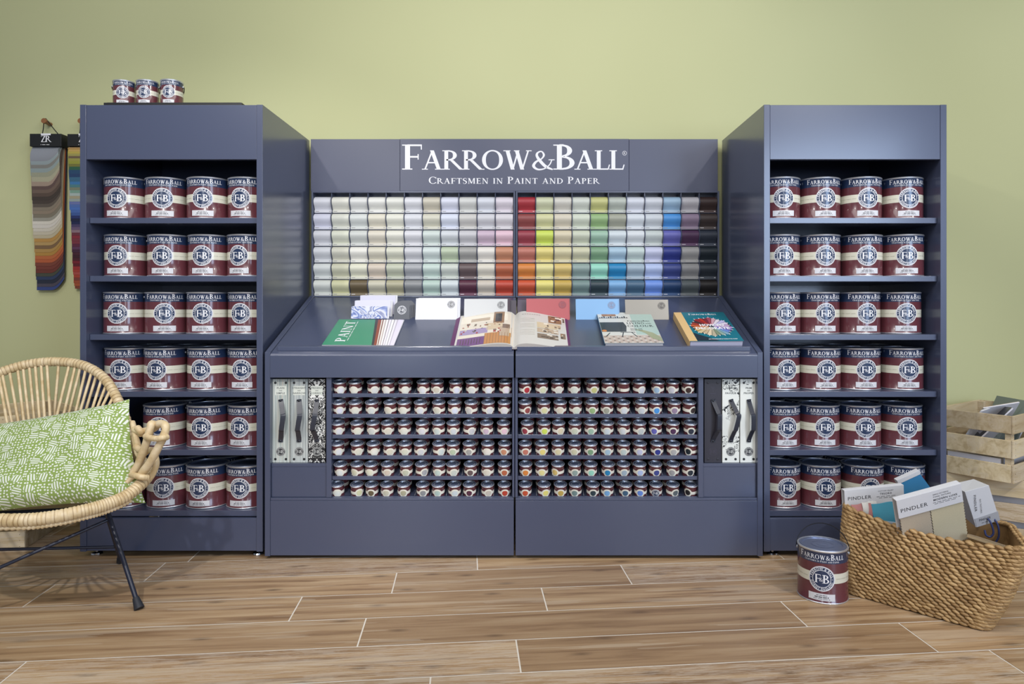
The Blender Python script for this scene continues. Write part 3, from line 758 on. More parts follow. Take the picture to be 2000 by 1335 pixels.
hz0, hz1 = rk_top+.002, z_at(271.5, HBY)
for a, b, dy in ((607, 781, 0), (781.6, 1228, -.004), (1228.6, 1402, 0)):
    part('board_panel', MB().box((a-VX)*HBY/F, (b-VX)*HBY/F, HBY+dy, 3.225, hz0, hz1).xf(Mi), mat('name_board_navy', '444960', .38, 0, .2, .5, .3), nb, None, .001)
part('board_support', MB().box((640-VX)*HBY/F, (1370-VX)*HBY/F, 3.2255, 3.262, hz0+.02, hz1-.03).xf(Mi), NAVY, nb)
def boardtext(px0, px1, pyb, cap, polys, wd, bold=0):
    mb = MB(); x0, x1 = (px0-VX)*HBY/F, (px1-VX)*HBY/F; zb = z_at(pyb, HBY); k = cap*HBY/F; kx = (x1-x0)/wd
    onflat(mb, [[(x0+a*kx, zb+b*k) for a, b in p] for p in polys], 0, 0)
    mb2 = MB()
    for j_, f_ in enumerate(mb.f):        # letters stand a millimetre and a half proud of the board
        p = [mb.v[i] for i in f_]; n = len(p)
        mb2.add([(q[0], HBY-.0055-(j_ % 9)*2e-5, q[2]) for q in p]+[(q[0], HBY-.0038, q[2]) for q in p],
                [tuple(range(n))]+[(i, n+i, n+(i+1) % n, (i+1) % n) for i in range(n)])
    mb2.xf(Mi); return mb2
part('lettering', boardtext(784.5, 1217, 331.5, 37.5, FBT, FBW), WHITE, nb)
part('small_lettering', boardtext(837, 1171, 359, 10.8, CRT, CRW), WHITE, nb)
rg = MB(); k = HBY/F; cx0, cz0 = (1219.5-VX)*k, z_at(299.5, HBY)
onflat(rg, shift(disc(0, 0, 3.6*k, 4.3*k, 24), cx0, cz0)+shift(serif_text('R', 4.2*k)[0], cx0-1.9*k, cz0-2.1*k), 0, HBY-.0055); part('registered_mark', rg.xf(Mi), WHITE, nb)

# ---------------------------------------------------------------- things lying on the slope
SA = math.atan(SL); SM = Matrix.Rotation(SA, 4, 'X')
def plane_pt(px, py):
    k = (py-HY)/F; Y = (CZ-ZD0+SL*CF)/(SL+k); return Vector(((px-VX)*Y/F, Y, deskz(Y)))
def on_slope(px, py, rot=0, lift=.0006):
    p = plane_pt(px, py); n = Vector((0, -math.sin(SA), math.cos(SA)))
    return Matrix.Translation(p+n*lift) @ SM @ Matrix.Rotation(rot, 4, 'Z')
def flatpoly(mb, pts, z, mi): mb.add([(a, b, z) for a, b in pts], [tuple(range(len(pts)))], mi)
# green and striped brochure
M = on_slope(629, 676.2, 0)
t = thing('brochure', 'green and striped paint brochure lying open-edged on the sloping top', 'brochure', M=M)
part('cover', MB().prism([(0, 0), (.283, -.004), (.283, .246), (.004, .250)], 'z', 0, .006, 0), PAPERW, t)
mb = MB(); g_ = mat('brochure_green', '3d8a6a', .35, 0, .2)
flatpoly(mb, [(0, 0), (.196, -.0028), (.160, .248), (.004, .250)], .0064, 0); part('front_cover', mb, g_, t)
mb = MB(); sm = [mat('stripe_'+c, c, .35) for c in ('3a3a3c', '8a4632', 'e0dcd2', '7c4a3c', 'e6e2dc', 'b8a8a4', 'eae8ec', '8a7f84', 'e6e0e6', 'b4b2bc', 'ece9f0', '6a6468', 'e2dfe8', 'bdb5c4', 'dcd6e8')]
xx = [0, .010, .022, .026, .030, .036, .040, .047, .050, .057, .060, .068, .070, .078, .082, .1]
for i in range(15):
    a, b = xx[i]*.88, xx[i+1]*.88
    flatpoly(mb, [(.196+a, -.0028), (.196+b, -.0031), (min(.283, .160+b*1.36), .247), (.160+a*1.36, .248)], .0064, i)
part('striped_edge', mb, sm, t)
mb = MB()
P, wd = serif_text('PAINT', .040, .02); rot90 = lambda P, x, z: [[(x-b, z+a) for a, b in p] for p in P]
sh = lambda P: [[(x-(z)*.0, z) for x, z in p] for p in P]
ontop(mb, rot90([[(a*.205/wd, b) for a, b in p] for p in P], .082, .028), 0, .0068)
for i in range(34):
    if i % 6 != 5: ontop(mb, rect(.089, .0925, .04+i*.0055, .0438+i*.0055), 0, .0068)
part('lettering', mb, WHITE, t)
# closed books
def book(px, py, rot, wd, ht, th, label, pages, spine_m, cover_m, name='book'):
    t = thing(name, label, 'book', M=on_slope(px, py, rot))
    part('pages', MB().box(.003, wd-.003, .003, ht-.003, .002, th-.002), pages, t)
    part('back_cover', MB().box(0, wd, 0, ht, 0, .0018), cover_m, t)
    part('front_cover', MB().box(0, wd, 0, ht, th-.0018, th), cover_m, t)
    part('spine', MB().box(-.0016, 0, 0, ht, 0, th), spine_m, t)
    return t
TH1 = .018
t = book(1181, 678, .012, .232, .305, TH1, 'pale hardback with a dark sideboard on its cover, lying on the sloping top', mat('page_edge', 'cfcdd2', .8), mat('spine_blue', '2f5474', .4), mat('cover_pale', 'c4c8c2', .3, 0, .4))
mb = MB(); pal = ['c9cac4', 'a6bcb4', '2d3338', 'a87848', 'b8a89c', '8a8476', 'c27a3c', '9c6f40', '6a625c', '979c7c']
ms_ = [mat('cover_print_'+c, c, .3, 0, .3) for c in pal]
def R_(x0, x1, y0, y1, mi, dz=.0003): flatpoly(mb, [(x0, y0), (x1, y0), (x1, y1), (x0, y1)], TH1+dz, mi)
R_(.001, .231, .001, .304, 0, .0002); R_(.138, .231, .075, .292, 1); R_(.001, .231, .001, .070, 4)
for i in range(13):
    for j in range(4): R_(.003+i*.0175, .012+i*.0175, .003+j*.017, .009+j*.017, 8 if (i+j) % 2 else 0, .0005)
flatpoly(mb, [(.001, .105), (.100, .105), (.108, .16), (.100, .20), (.001, .20)], TH1+.0005, 2)
R_(.018, .078, .262, .287, 7, .0005); R_(.040, .058, .266, .283, 3, .0007)
for i in range(13):
    x = .004+i*.0095; mb.add([(x, .245, TH1+.0006), (x+.006, .245, TH1+.0006), (x+.006, .25+.006*(i*7 % 3), TH1+.0006), (x, .25+.006*(i*7 % 3), TH1+.0006)], [(0, 1, 2, 3)], 2)
R_(.001, .125, .241, .2445, 8, .0005)
for a, b in ((.085, .075), (.118, .135)):
    flatpoly(mb, [(a, .10), (a+.004, .10), (b+.004, .055), (b, .055)], TH1+.0007, 2)
R_(.075, .135, .098, .102, 2, .0007); flatpoly(mb, [(.01, .06), (.03, .095), (.034, .095), (.016, .06)], TH1+.0007, 2)
ontop(mb, disc(.012, .115, 0, .010, 14), 6, TH1+.0008)
flatpoly(mb, [(.138, .128), (.175, .090), (.195, .04), (.231, .012), (.231, .050), (.205, .095), (.170, .120)], TH1+.0008, 9)
part('cover_picture', mb, ms_, t)
mb = MB(); z = TH1+.0010
ontop(mb, shift(FBT, .118, .205, .095/FBW), 0, z)
P, wd = serif_text('LIVING', .017, .08, width=.075); ontop(mb, shift(P, .112, .180), 0, z)
ontop(mb, shift(sans_text('with', .014, 'LEFT'), .190, .182), 0, z)
P, wd = serif_text('COLOUR', .017, .08, width=.108); ontop(mb, shift(P, .112, .152), 0, z)
for j in range(2):
    for i in range(9):
        if i != 5: ontop(mb, rect(.12+i*.0055, .124+i*.0055, .130-j*.012, .134-j*.012), 0, z)
part('lettering', mb, mat('dark_ink', '3c4244', .5), t)
TH1 = .031
t = book(1346, 680, .02, .212, .285, TH1, 'thick teal hardback with a wheel of colour swatches on its cover and a tan spine', mat('page_edge_lilac', 'b9b8cc', .8), mat('spine_tan', 'cfae7a', .55), mat('cover_teal', '1c6f80', .25, 0, .5))
part('cloth_strip', MB().box(-.0018, .030, .0006, .2844, TH1-.0002, TH1+.0004), mat('spine_tan', 'cfae7a', .55), t)
mb = MB(); fan = ['7a2c38', 'b03428', '8f2a30', '463030', '9c3c30', 'c05a34', 'd08a48', 'c9a25c', 'cbb890', 'c2ab8a', 'd8c6a8', 'b0a890', '7e8c74', '8aa49a', '7aa0b8', '6c88cc', '7466b4', 'a890c8', 'c0a0c4', 'd8cce0', 'b8b4dc', 'dcd2dc', 'c89ca8', 'a04858']
cxx, cyy = .121, .135; N_ = len(fan)
ms_ = [mat('swatch_'+c, c, .3, 0, .3) for c in fan]+[mat('cover_dark', '22303c', .3, 0, .4), mat('cover_aqua', '6ab0b8', .3, 0, .4), WHITE]
ontop(mb, disc(cxx, cyy, 0, .083, 40), N_, TH1+.0003)
for i in range(N_):
    a, b = PI/2+2*PI*i/N_+.02, PI/2+2*PI*(i+1)/N_-.01; rr = .074+.004*(i % 3)
    mb.add([(cxx+.012*math.cos(a), cyy+.012*math.sin(a), TH1+.0006), (cxx+rr*math.cos(a), cyy+rr*1.12*math.sin(a), TH1+.0006), (cxx+rr*math.cos(b), cyy+rr*1.12*math.sin(b), TH1+.0006), (cxx+.012*math.cos(b), cyy+.012*math.sin(b), TH1+.0006)], [(0, 1, 2, 3)], i)
    c_, s_ = math.cos((a+b)/2), math.sin((a+b)/2)
    mb.add([(cxx+rr*c_-.003*s_, cyy+rr*1.12*s_+.003*c_, TH1+.0007), (cxx+(rr+.009)*c_-.001*s_, cyy+(rr+.009)*1.12*s_, TH1+.0007), (cxx+rr*c_+.003*s_, cyy+rr*1.12*s_-.003*c_, TH1+.0007)], [(0, 1, 2)], N_+2)
flatpoly(mb, [(.031, .001), (.12, .001), (.05, .06), (.031, .08)], TH1+.00025, N_)
part('colour_wheel', mb, ms_, t)
mb = MB(); z = TH1+.0012
ontop(mb, shift(FBT, .055, .252, .120/FBW), 0, z)
ontop(mb, shift(sans_text('HOW TO', .030, 'CENTER', .0012, width=.100), .125, .138), 0, z)
ontop(mb, shift(sans_text('DECORATE', .030, 'CENTER', .0012, width=.138), .121, .108), 0, z)
ontop(mb, shift(sans_text('JOA STUDHOLME & CHARLOTTE COSBY', .0085, 'CENTER', .0003, width=.115), .135, .012), 0, z)
part('lettering', mb, WHITE, t)
# open book in the middle
M = on_slope(1004, 684, 0, .0008); t = thing('open_book', 'large open book with room photographs on its glossy pages, in the middle of the slope', 'book', M=M)
part('cover', MB().box(-.253, .222, .006, .330, 0, .0022), mat('cover_plum', '5a2a58', .4), t)
def leafprof(s, wd, h, n=16):
    return [(s*wd*i/n, .0045+h*math.sin(PI*min(1, (i/n)*1.0)**.55)*(1-.35*i/n)+.004*(1-i/n)) for i in range(n+1)]
for s, wd in ((-1, .236), (1, .212)):
    pf = leafprof(s, wd, .022); n = len(pf); mb = MB(); y0, y1 = .004, .326
    vs = [(x, y, z) for y in (y0, y1) for x, z in pf]+[(x, y, .0024) for y in (y0, y1) for x, z in pf]
    fs = [(i, i+1, n+i+1, n+i) for i in range(n-1)]+[(i, 2*n+i, 2*n+i+1, i+1) for i in range(n-1)]+[(n+i, n+i+1, 3*n+i+1, 3*n+i) for i in range(n-1)]+[(n-1, 2*n+n-1, 3*n+n-1, n+n-1)]
    mb.add(vs, fs, 0); mb.m[n-1:] = [1]*(len(mb.m)-n+1)
    part('page_block', mb, [mat('page_gloss', 'c6c4bf', .35, 0, .15), mat('page_side', 'bcb6b0', .8)], t, 50)
    def pz(x):
        u = abs(x)/wd*(n-1); k = min(int(u), n-2); return pf[k][1]+(pf[k+1][1]-pf[k][1])*(u-k)
    mb = MB(); cols = ['c9b79a', '6c4478', 'b8814c', '8a6a4c', 'd8cfc0', '4c3e36', 'a03c34', 'e4dccc', '7a6a5c', '2e2c2e', 'b4a08a', 'c8c2b6', '9c8cb0']
    ms_ = [mat('photo_print_'+c, c, .3, 0, .3) for c in cols]
    def pr_(x0, x1, a, b, mi, dz=.0006):
        nn = max(1, int(abs(x1-x0)/.012))
        for i in range(nn):
            xa, xb = x0+(x1-x0)*i/nn, x0+(x1-x0)*(i+1)/nn
            mb.add([(xa, a, pz(xa)+dz), (xb, a, pz(xb)+dz), (xb, b, pz(xb)+dz), (xa, b, pz(xa)+dz)], [(0, 1, 2, 3)], mi)
    rr = random.Random(5)
    if s < 0:
        pr_(-.228, -.004, .010, .318, 4); pr_(-.228, -.120, .010, .085, 1, .0008); pr_(-.120, -.015, .010, .110, 2, .0008)
        pr_(-.228, -.03, .230, .300, 7, .0008); pr_(-.185, -.105, .238, .268, 10, .001); pr_(-.09, -.045, .200, .318, 3, .001); pr_(-.082, -.055, .215, .300, 9, .0012)
        pr_(-.225, -.11, .115, .165, 12, .001); pr_(-.115, -.05, .140, .205, 0, .001); pr_(-.06, -.012, .075, .165, 10, .0012); pr_(-.05, -.02, .15, .19, 8, .0014)
        for i in range(34):
            x = rr.uniform(-.222, -.06); y = rr.uniform(.10, .215); ww, hh = rr.uniform(.004, .013), rr.uniform(.004, .014)
            pr_(x, x+ww, y, y+hh, rr.choice([3, 5, 6, 7, 4, 8, 6, 9]), .0015)
        for i in range(9): pr_(-.120+i*.0115, -.1185+i*.0115, .012, .108, 3, .0012)
        for i in range(8): pr_(-.215+i*.011, -.2145+i*.011+.002, .02+.006*(i % 3), .07, 5, .0012)
    else:
        pics = [(.140, .195, .228, .300), (.150+.052, .208, .23, .29), (.092, .190, .165, .220), (.092, .178, .120, .160), (.092, .176, .065, .108), (.186, .206, .085, .135)]
        for i, (a, b, c_, d) in enumerate(pics):
            pr_(a, b, c_, d, [3, 11, 0, 10, 8, 3][i])
            for _ in range(9):
                x = rr.uniform(a, b-.008); y = rr.uniform(c_, d-.008); pr_(x, min(b, x+rr.uniform(.006, .02)), y, min(d, y+rr.uniform(.005, .016)), rr.choice([5, 9, 7, 3, 8, 4]), .0009)
        for j in range(12):
            if j not in (4, 8): pr_(.022, .082, .09+j*.0145, .0925+j*.0145, 11, .0008)
        for i in range(8): pr_(.03+i*.010, .036+i*.010, .292, .2945, 8, .0008)
    part('page_photographs', mb, ms_, t)

# cards standing in the slots across the slope
sticker_cache = {}
def slot_card(px0, px1, ptop, pbot, col, label, n=4, dy=.018, st='767678', name='colour_leaflet', lean=14, rough=.45, metal=0, chamfer=0, skew=0, emb=True, cat='leaflet', back='dcdce0'):
    p = plane_pt(px0, pbot); q = plane_pt(px1, pbot); wd = q.x-p.x; Y = p.y
    ztop = z_at(ptop, Y+.018); L = (ztop-p.z)/math.cos(math.radians(lean))
    M = Matrix.Translation(p+Vector((0, 0, .0005))) @ Matrix.Rotation(-math.radians(lean), 4, 'X')
    t = thing(name, label, cat, M=M); fm = mat('leaflet_'+col, col, rough, metal, 0)
    bm = mat('leaflet_back_'+back, back, .6)
    for i in range(n):
        o = .0045*i+.001; z = L+(-.001+.0022*i if i else 0); dx = .0035*i
        poly = [(dx, .002*i), (wd+dx, .002*i), (wd+dx, z), (dx, z)] if not chamfer else [(dx, .002*i), (wd+dx, .002*i), (wd+dx, z-.016), (wd+dx-.016, z), (dx+.016, z), (dx, z-.016)]
        part('front_leaf' if i == 0 else 'leaf', MB().prism(poly, 'y', o, o+.003), fm if i == 0 or chamfer else bm, t)
    if emb:
        mb = MB(); r = .0175 if not chamfer else .019
        ex, ez_ = (wd-.028, L-.027) if not chamfer else (wd/2, L*.52)
        sm = mat('sticker_'+st, st, .5)
        for i, (key, P) in enumerate(roundel(r)):
            if i == 0 and not chamfer: continue
            onflat(mb, shift(P, ex, ez_), {'cream': 0, 'navy': 1}[key], .0006-.00015*i)
        part('emblem', mb, [fm if not chamfer else WHITE, sm], t)
    return t
slot_card(811, 893, 582.5, 624, 'd0d0d4', 'white folded colour leaflet with grey emblem standing in a slot of the slope')
slot_card(906, 991, 583.5, 624, 'bfc0c0', 'pale grey colour leaflet with grey emblem standing behind the open book', back='4a3c46')
slot_card(958, 1008, 586, 624, '3b3340', 'dark plum colour leaflet showing beside the pale grey leaflet', 1, emb=False).location.y += .03
slot_card(1011, 1032, 585, 624, '43384a', 'dark leaflet standing just left of the red leaflet', 1, emb=False).location.y += .03
slot_card(1028, 1111.5, 583, 624.5, 'ab5054', 'dusty red colour leaflet with emblem standing in a slot of the slope', 2, st='8c4a54', back='b8585c')
slot_card(1125, 1208, 584, 624, '7ba7d0', 'sky blue colour leaflet with emblem standing in a slot of the slope', 3, st='7f86a0', back='86a8cc')
slot_card(1222, 1306, 585, 624, '98948c', 'shiny metallic grey colour leaflet with dark emblem, rightmost in the slots', 2, st='55504c', rough=.28, metal=.6, back='8a8884')
slot_card(768.5, 799.5, 588.5, 623.5, '3c414c', 'dark grey tag-shaped leaflet with cut corners and round white emblem', 6, chamfer=1, st='3c414c')
# marbled leaflets: three tiers
def tier(px0, px1, ptop, ob, label, mats_, pat=None, n=3, name='leaflet_stack'):
    p = plane_pt(px0, 622.5); q = plane_pt(px1, 622.5); wd = q.x-p.x
    Y = p.y+ob; ztop = z_at(ptop, Y+.015); L = (ztop-p.z)/math.cos(math.radians(12))
    M = Matrix.Translation(p+Vector((0, ob, max(0.0005, ob*SL+.0015)))) @ Matrix.Rotation(-math.radians(12), 4, 'X')
    L -= ob*SL
    t = thing(name, label, 'leaflet', M=M)
    part('front_leaf', MB().box(0, wd, 0, .002, 0, L), mats_, t)
    for i in range(1, n): part('leaf', MB().box(.004*i, wd+.004*i, .003*i, .003*i+.002, 0, L+.0012*i), PAPERW, t)
m = mat('marbled_paper', 'dfe2f0', .5); t_ = NT(m); v = t_.coords((9, 9, 16))
n1 = t_.noise(v, .9, 2, .5, 1.2); wv = t_.math('SINE', t_.math('MULTIPLY', n1, 46))
col = t_.ramp(t_.math('MULTIPLY_ADD', wv, .5, .5), [(0, '5468a4'), (.2, '98a4cc'), (.42, 'cdcfda'), (.75, 'd0d1dc'), (1, '7e86aa')])
t_.l(col, t_.b.inputs['Base Color'])
tier(685.5, 755.5, 598.5, .0, 'blue and white marbled leaflets in front, left end of the slots', m)
tier(689, 760, 587.5, .022, 'white leaflets standing behind the blue marbled ones', mat('leaflet_lilac', 'cbcad8', .5))
tier(697, 767, 577.5, .044, 'lilac white leaflets at the back of the leftmost slot, tallest tier', mat('leaflet_lilac2', 'c4c3d6', .5))

# ---------------------------------------------------------------- wallpaper books with strap handles in the two niches
def patt(name, kind):
    m = mat(name, 'c8ccc4', .55); t = NT(m)
    if kind == 'stripe':
        v = t.coords((260, 1, 1.2)); n = t.noise(v, 1.0, 2, .6)
        c = t.ramp(n, [(.35, '74807c'), (.46, 'a5aeaa'), (.5, 'd5d8cf'), (.56, '9aa9a8'), (.65, 'c9b9a9')])
    elif kind == 'narrow':
        v = t.coords((420, 1, 1.0)); n = t.noise(v, 1.0, 2, .6)
        c = t.ramp(n, [(.36, '6f777a'), (.47, 'b2b8b6'), (.52, 'cfd2cc'), (.6, '8b9698')])
    elif kind == 'damask':
        v = t.coords((1, 1, 1)); ab = t.n('ShaderNodeSeparateXYZ'); t.l(v, ab.inputs[0])
        mx = t.math('ABSOLUTE', ab.outputs[0]); cb = t.n('ShaderNodeCombineXYZ'); t.l(mx, cb.inputs[0]); t.l(ab.outputs[2], cb.inputs[1])
        vo = t.n('ShaderNodeTexVoronoi', feature='F1'); vo.inputs['Scale'].default_value = 75; t.l(cb.outputs[0], vo.inputs['Vector'])
        n = t.noise(cb.outputs[0], 60, 1, .5, 1.5)
        k = t.math('ADD', t.math('SINE', t.math('MULTIPLY', n, 26)), t.math('MULTIPLY', vo.outputs['Distance'], -.9))
        c = t.mix(t.math('GREATER_THAN', k, -.12), '1d1d20', 'e2e2de')
    else:
        v = t.coords((1, 1, 1)); n = t.noise(v, 26 if kind == 'floral' else 34, 2, .5, 1.8)
        l1 = t.math('LESS_THAN', t.math('ABSOLUTE', t.math('SUBTRACT', t.math('FRACT', t.math('MULTIPLY', n, 7)), .5)), .13)
        ms = t.math('GREATER_THAN', t.noise(v, 11, 2, .5), .50 if kind == 'floral' else .60)
        c = t.mix(t.math('MULTIPLY', l1, ms), 'dde0da', '202226')
    t.l(c, t.b.inputs['Base Color']); return m
def wall_book(px0, px1, pt, pb, front, lines_, label, dark=False, curve=(0, 0), body='c9cbc6'):
    Y = CF+.026; a, b = (px0-VX)*Y/F, (px1-VX)*Y/F; wd = b-a; zb = .3662; zt = z_at(pt, Y); H = zt-zb
    t = thing('wallpaper_book', label, 'pattern book', ((a+b)/2, Y, zb)); hw = wd/2-.0008
    part('book_block', MB().box(-hw, hw, .002, .30, 0, H), mat('book_side_'+body, body, .6), t, None, .0008)
    sf = part('spine_front', MB().box(-hw, hw, 0, .0018, .0005, H-.0005), front, t)
    S_ = MB()
    for x in (-hw+.014, hw-.014):
        for z in (.014, H-.014): S_.lathe([(.0048, 0), (.0046, .0012), (.002, .0018), (0, .0018)], 14, None, (0, 0, 0)); k = len(S_.v)-14*4; S_.v[k:] = [(p[0]+x, -p[2], p[1]+z) for p in S_.v[k:]]
    part('rivets', S_, BLACK if not dark else mat('dark_rivet', '2b2a32', .5), t, 40)
    ink = mat('title_ink', '55595a', .6) if not dark else mat('title_dark', '3d3a48', .5)
    mb = MB()
    if not dark and front.name.startswith(('paper_stripe', 'paper_narrow', 'paper_damask')): onflat(mb, rect(-.0225, .0225, H-.062, H-.026), 0, -.0004)
    if lines_ is None:
        for z, ww in ((H-.033, .016), (H-.039, .010), (H-.047, .006), (H-.057, .022)): onflat(mb, rect(-ww/2, ww/2, z, z+.0022), 1, -.0008)
    else:
      for (s, z, k) in ((lines_[0], H-.038, .0105), (lines_[1], H-.0465, .0055), (lines_[2], H-.058, .0105)):
          onflat(mb, shift(sans_text(s, k, 'CENTER', .0001, 1.08), 0, z), 1, -.0008)
    part('title_label', mb, [mat('title_paper', 'd5d9cf', .6), ink], sf)
    em = MB()
    for i, (key, P) in enumerate(roundel(.0185)):
        if i == 0: continue
        onflat(em, shift(P, 0, .043), {'cream': 0, 'navy': 1}[key], -.0003-.00012*min(i, 3))
    part('emblem', em, [mat('emblem_light', 'c9cbc8', .5), mat('emblem_dark', '2e2f33', .4)] if not dark else [mat('title_dark', '3d3a48', .5), mat('book_cover_dark', '2c2a34', .45)], sf)
    zt2, zb2 = H-.084, .086; st = MB(); c1, c2 = curve
    pts = [(0, -.002, zt2+.006), (c1*.15, -.003, zt2-.006), (c1*.8, -.020, zt2-.045), (c1, -.026, (zt2+zb2)/2+.02), (c2, -.026, (zt2+zb2)/2-.03), (c2*.8, -.020, zb2+.040), (c2*.15, -.003, zb2+.008), (0, -.002, zb2-.006)]
    P = catmull(pts, 7); hw2 = .0092; vs = []; n = len(P)
    for i, p in enumerate(P):
        tn = (P[min(i+1, n-1)]-P[max(i-1, 0)]).normalized(); sd = Vector((1, .25, 0)); sd = (sd-tn*sd.dot(tn)).normalized(); nn = sd.cross(tn)
        k = .75 if i in (0, n-1) else 1
        for a_, b_ in ((-1, -1), (1, -1), (1, 1), (-1, 1)): vs.append(p+sd*a_*hw2*k+nn*b_*.0011)
    fs = [(i*4+k, i*4+(k+1) % 4, i*4+4+(k+1) % 4, i*4+4+k) for i in range(n-1) for k in range(4)]+[(3, 2, 1, 0), (4*n-4, 4*n-3, 4*n-2, 4*n-1)]
    st.add(vs, fs); sh_ = part('strap_handle', st, mat('strap_leather', '2a2d38', .35, 0, .3), t, 50)
    rv = MB()
    for z in (zt2+.001, zb2-.001): rv.ell((0, -.0045, z), Vector((.0042, 0, 0)), Vector((0, 0, .0042)), Vector((0, .002, 0)), 12, 4)
    part('strap_rivet', rv, mat('rivet_dark', '3a3c42', .3, .8), sh_, 60)
wall_book(530.5, 566, 740, 912, patt('paper_stripe', 'stripe'), ('PLAIN', 'AND', 'SIMPLE'), 'grey striped pattern book titled plain and simple, leftmost in the left niche', curve=(.018, .012))
wall_book(567, 601.5, 740, 912, patt('paper_narrow', 'narrow'), ('STRAIGHT', 'AND', 'NARROW'), 'finely striped pattern book titled straight and narrow, middle of the left niche', curve=(.010, .002))
wall_book(602.5, 635.5, 740, 912, patt('paper_damask', 'damask'), ('PRESENT', 'AND', 'CORRECT'), 'black and white damask pattern book titled present and correct', curve=(-.001, -.010), body='303034')
wall_book(1375.6, 1409, 740, 912, mat('book_cover_dark', '2c2a34', .45), None, 'dark embossed pattern book with strap handle, leftmost in the right niche', dark=True, curve=(.020, .018), body='23222c')
wall_book(1410.5, 1444, 740, 912, patt('paper_floral', 'floral'), ('GRACE', 'AND', 'FAVOUR'), 'white floral line pattern book titled grace and favour, middle of the right niche', curve=(.024, .012))
wall_book(1445.5, 1479, 740, 912, patt('paper_sprig', 'sprig'), ('PRIM', 'AND', 'PROPER'), 'pale sprigged pattern book titled prim and proper, rightmost in the right niche', curve=(.010, .010))


# ---------------------------------------------------------------- fabric hangers on wall pegs
H1 = '8d9199 93a0a2 83827c 8f9d9c 9a9b84 aba88d a08d7c 5e4a45 6c5a4e 56463c 3e352e 443a33 5a5147 857a69 8c7d6b 7d7564 9a978a d8d2c4 d5cfc4 cfc8b8 c6bda6 bdb294 b98d4a b4945c 7d6244 b08b4e b0853e b8673a b25a34 7a3f30 74372c 6b3228 45473a 2b3a5a 22283a 4a4552 34457e'.split()
H2 = 'b08b52 c2a25c b9a84f a09a56 6e5c48 9c9a4c 96993c 77773a 2b5f48 244a6e 23406a 386785 3c78b0 4c7f86 7b8470 7aa090 a9b9b6 a69f84 98a6a4 6c77ad 506fb0 4a72bd 4668ae 3c5a9c 22306a 141c40 18224f 4a4068 6d5878 8f7580 6f3240 8c2a3a 7c3440 7d3140 5f2540 5e3758 44203a 481a2c 3c1524 4c1826 7a1c2a 5f1a26 a03030 a63a30 ad4c44 a83e2e 7f3c34 a04c2e a8532f 7f3b2a'.split()
def fabmat(c):
    k = 'fabric_'+c
    if k in _M: return _M[k]
    m = mat(k, c, .85); t = NT(m); v = t.coords((500, 60, 700)); n = t.noise(v, 1.0, 2, .7)
    t.l(t.mix(t.math('MULTIPLY', n, .45), c, '%02x%02x%02x' % tuple(int(int(c[i:i+2], 16)*.6) for i in (0, 2, 4))), t.b.inputs['Base Color'])
    t.b.inputs['Sheen Weight'].default_value = .1; return m
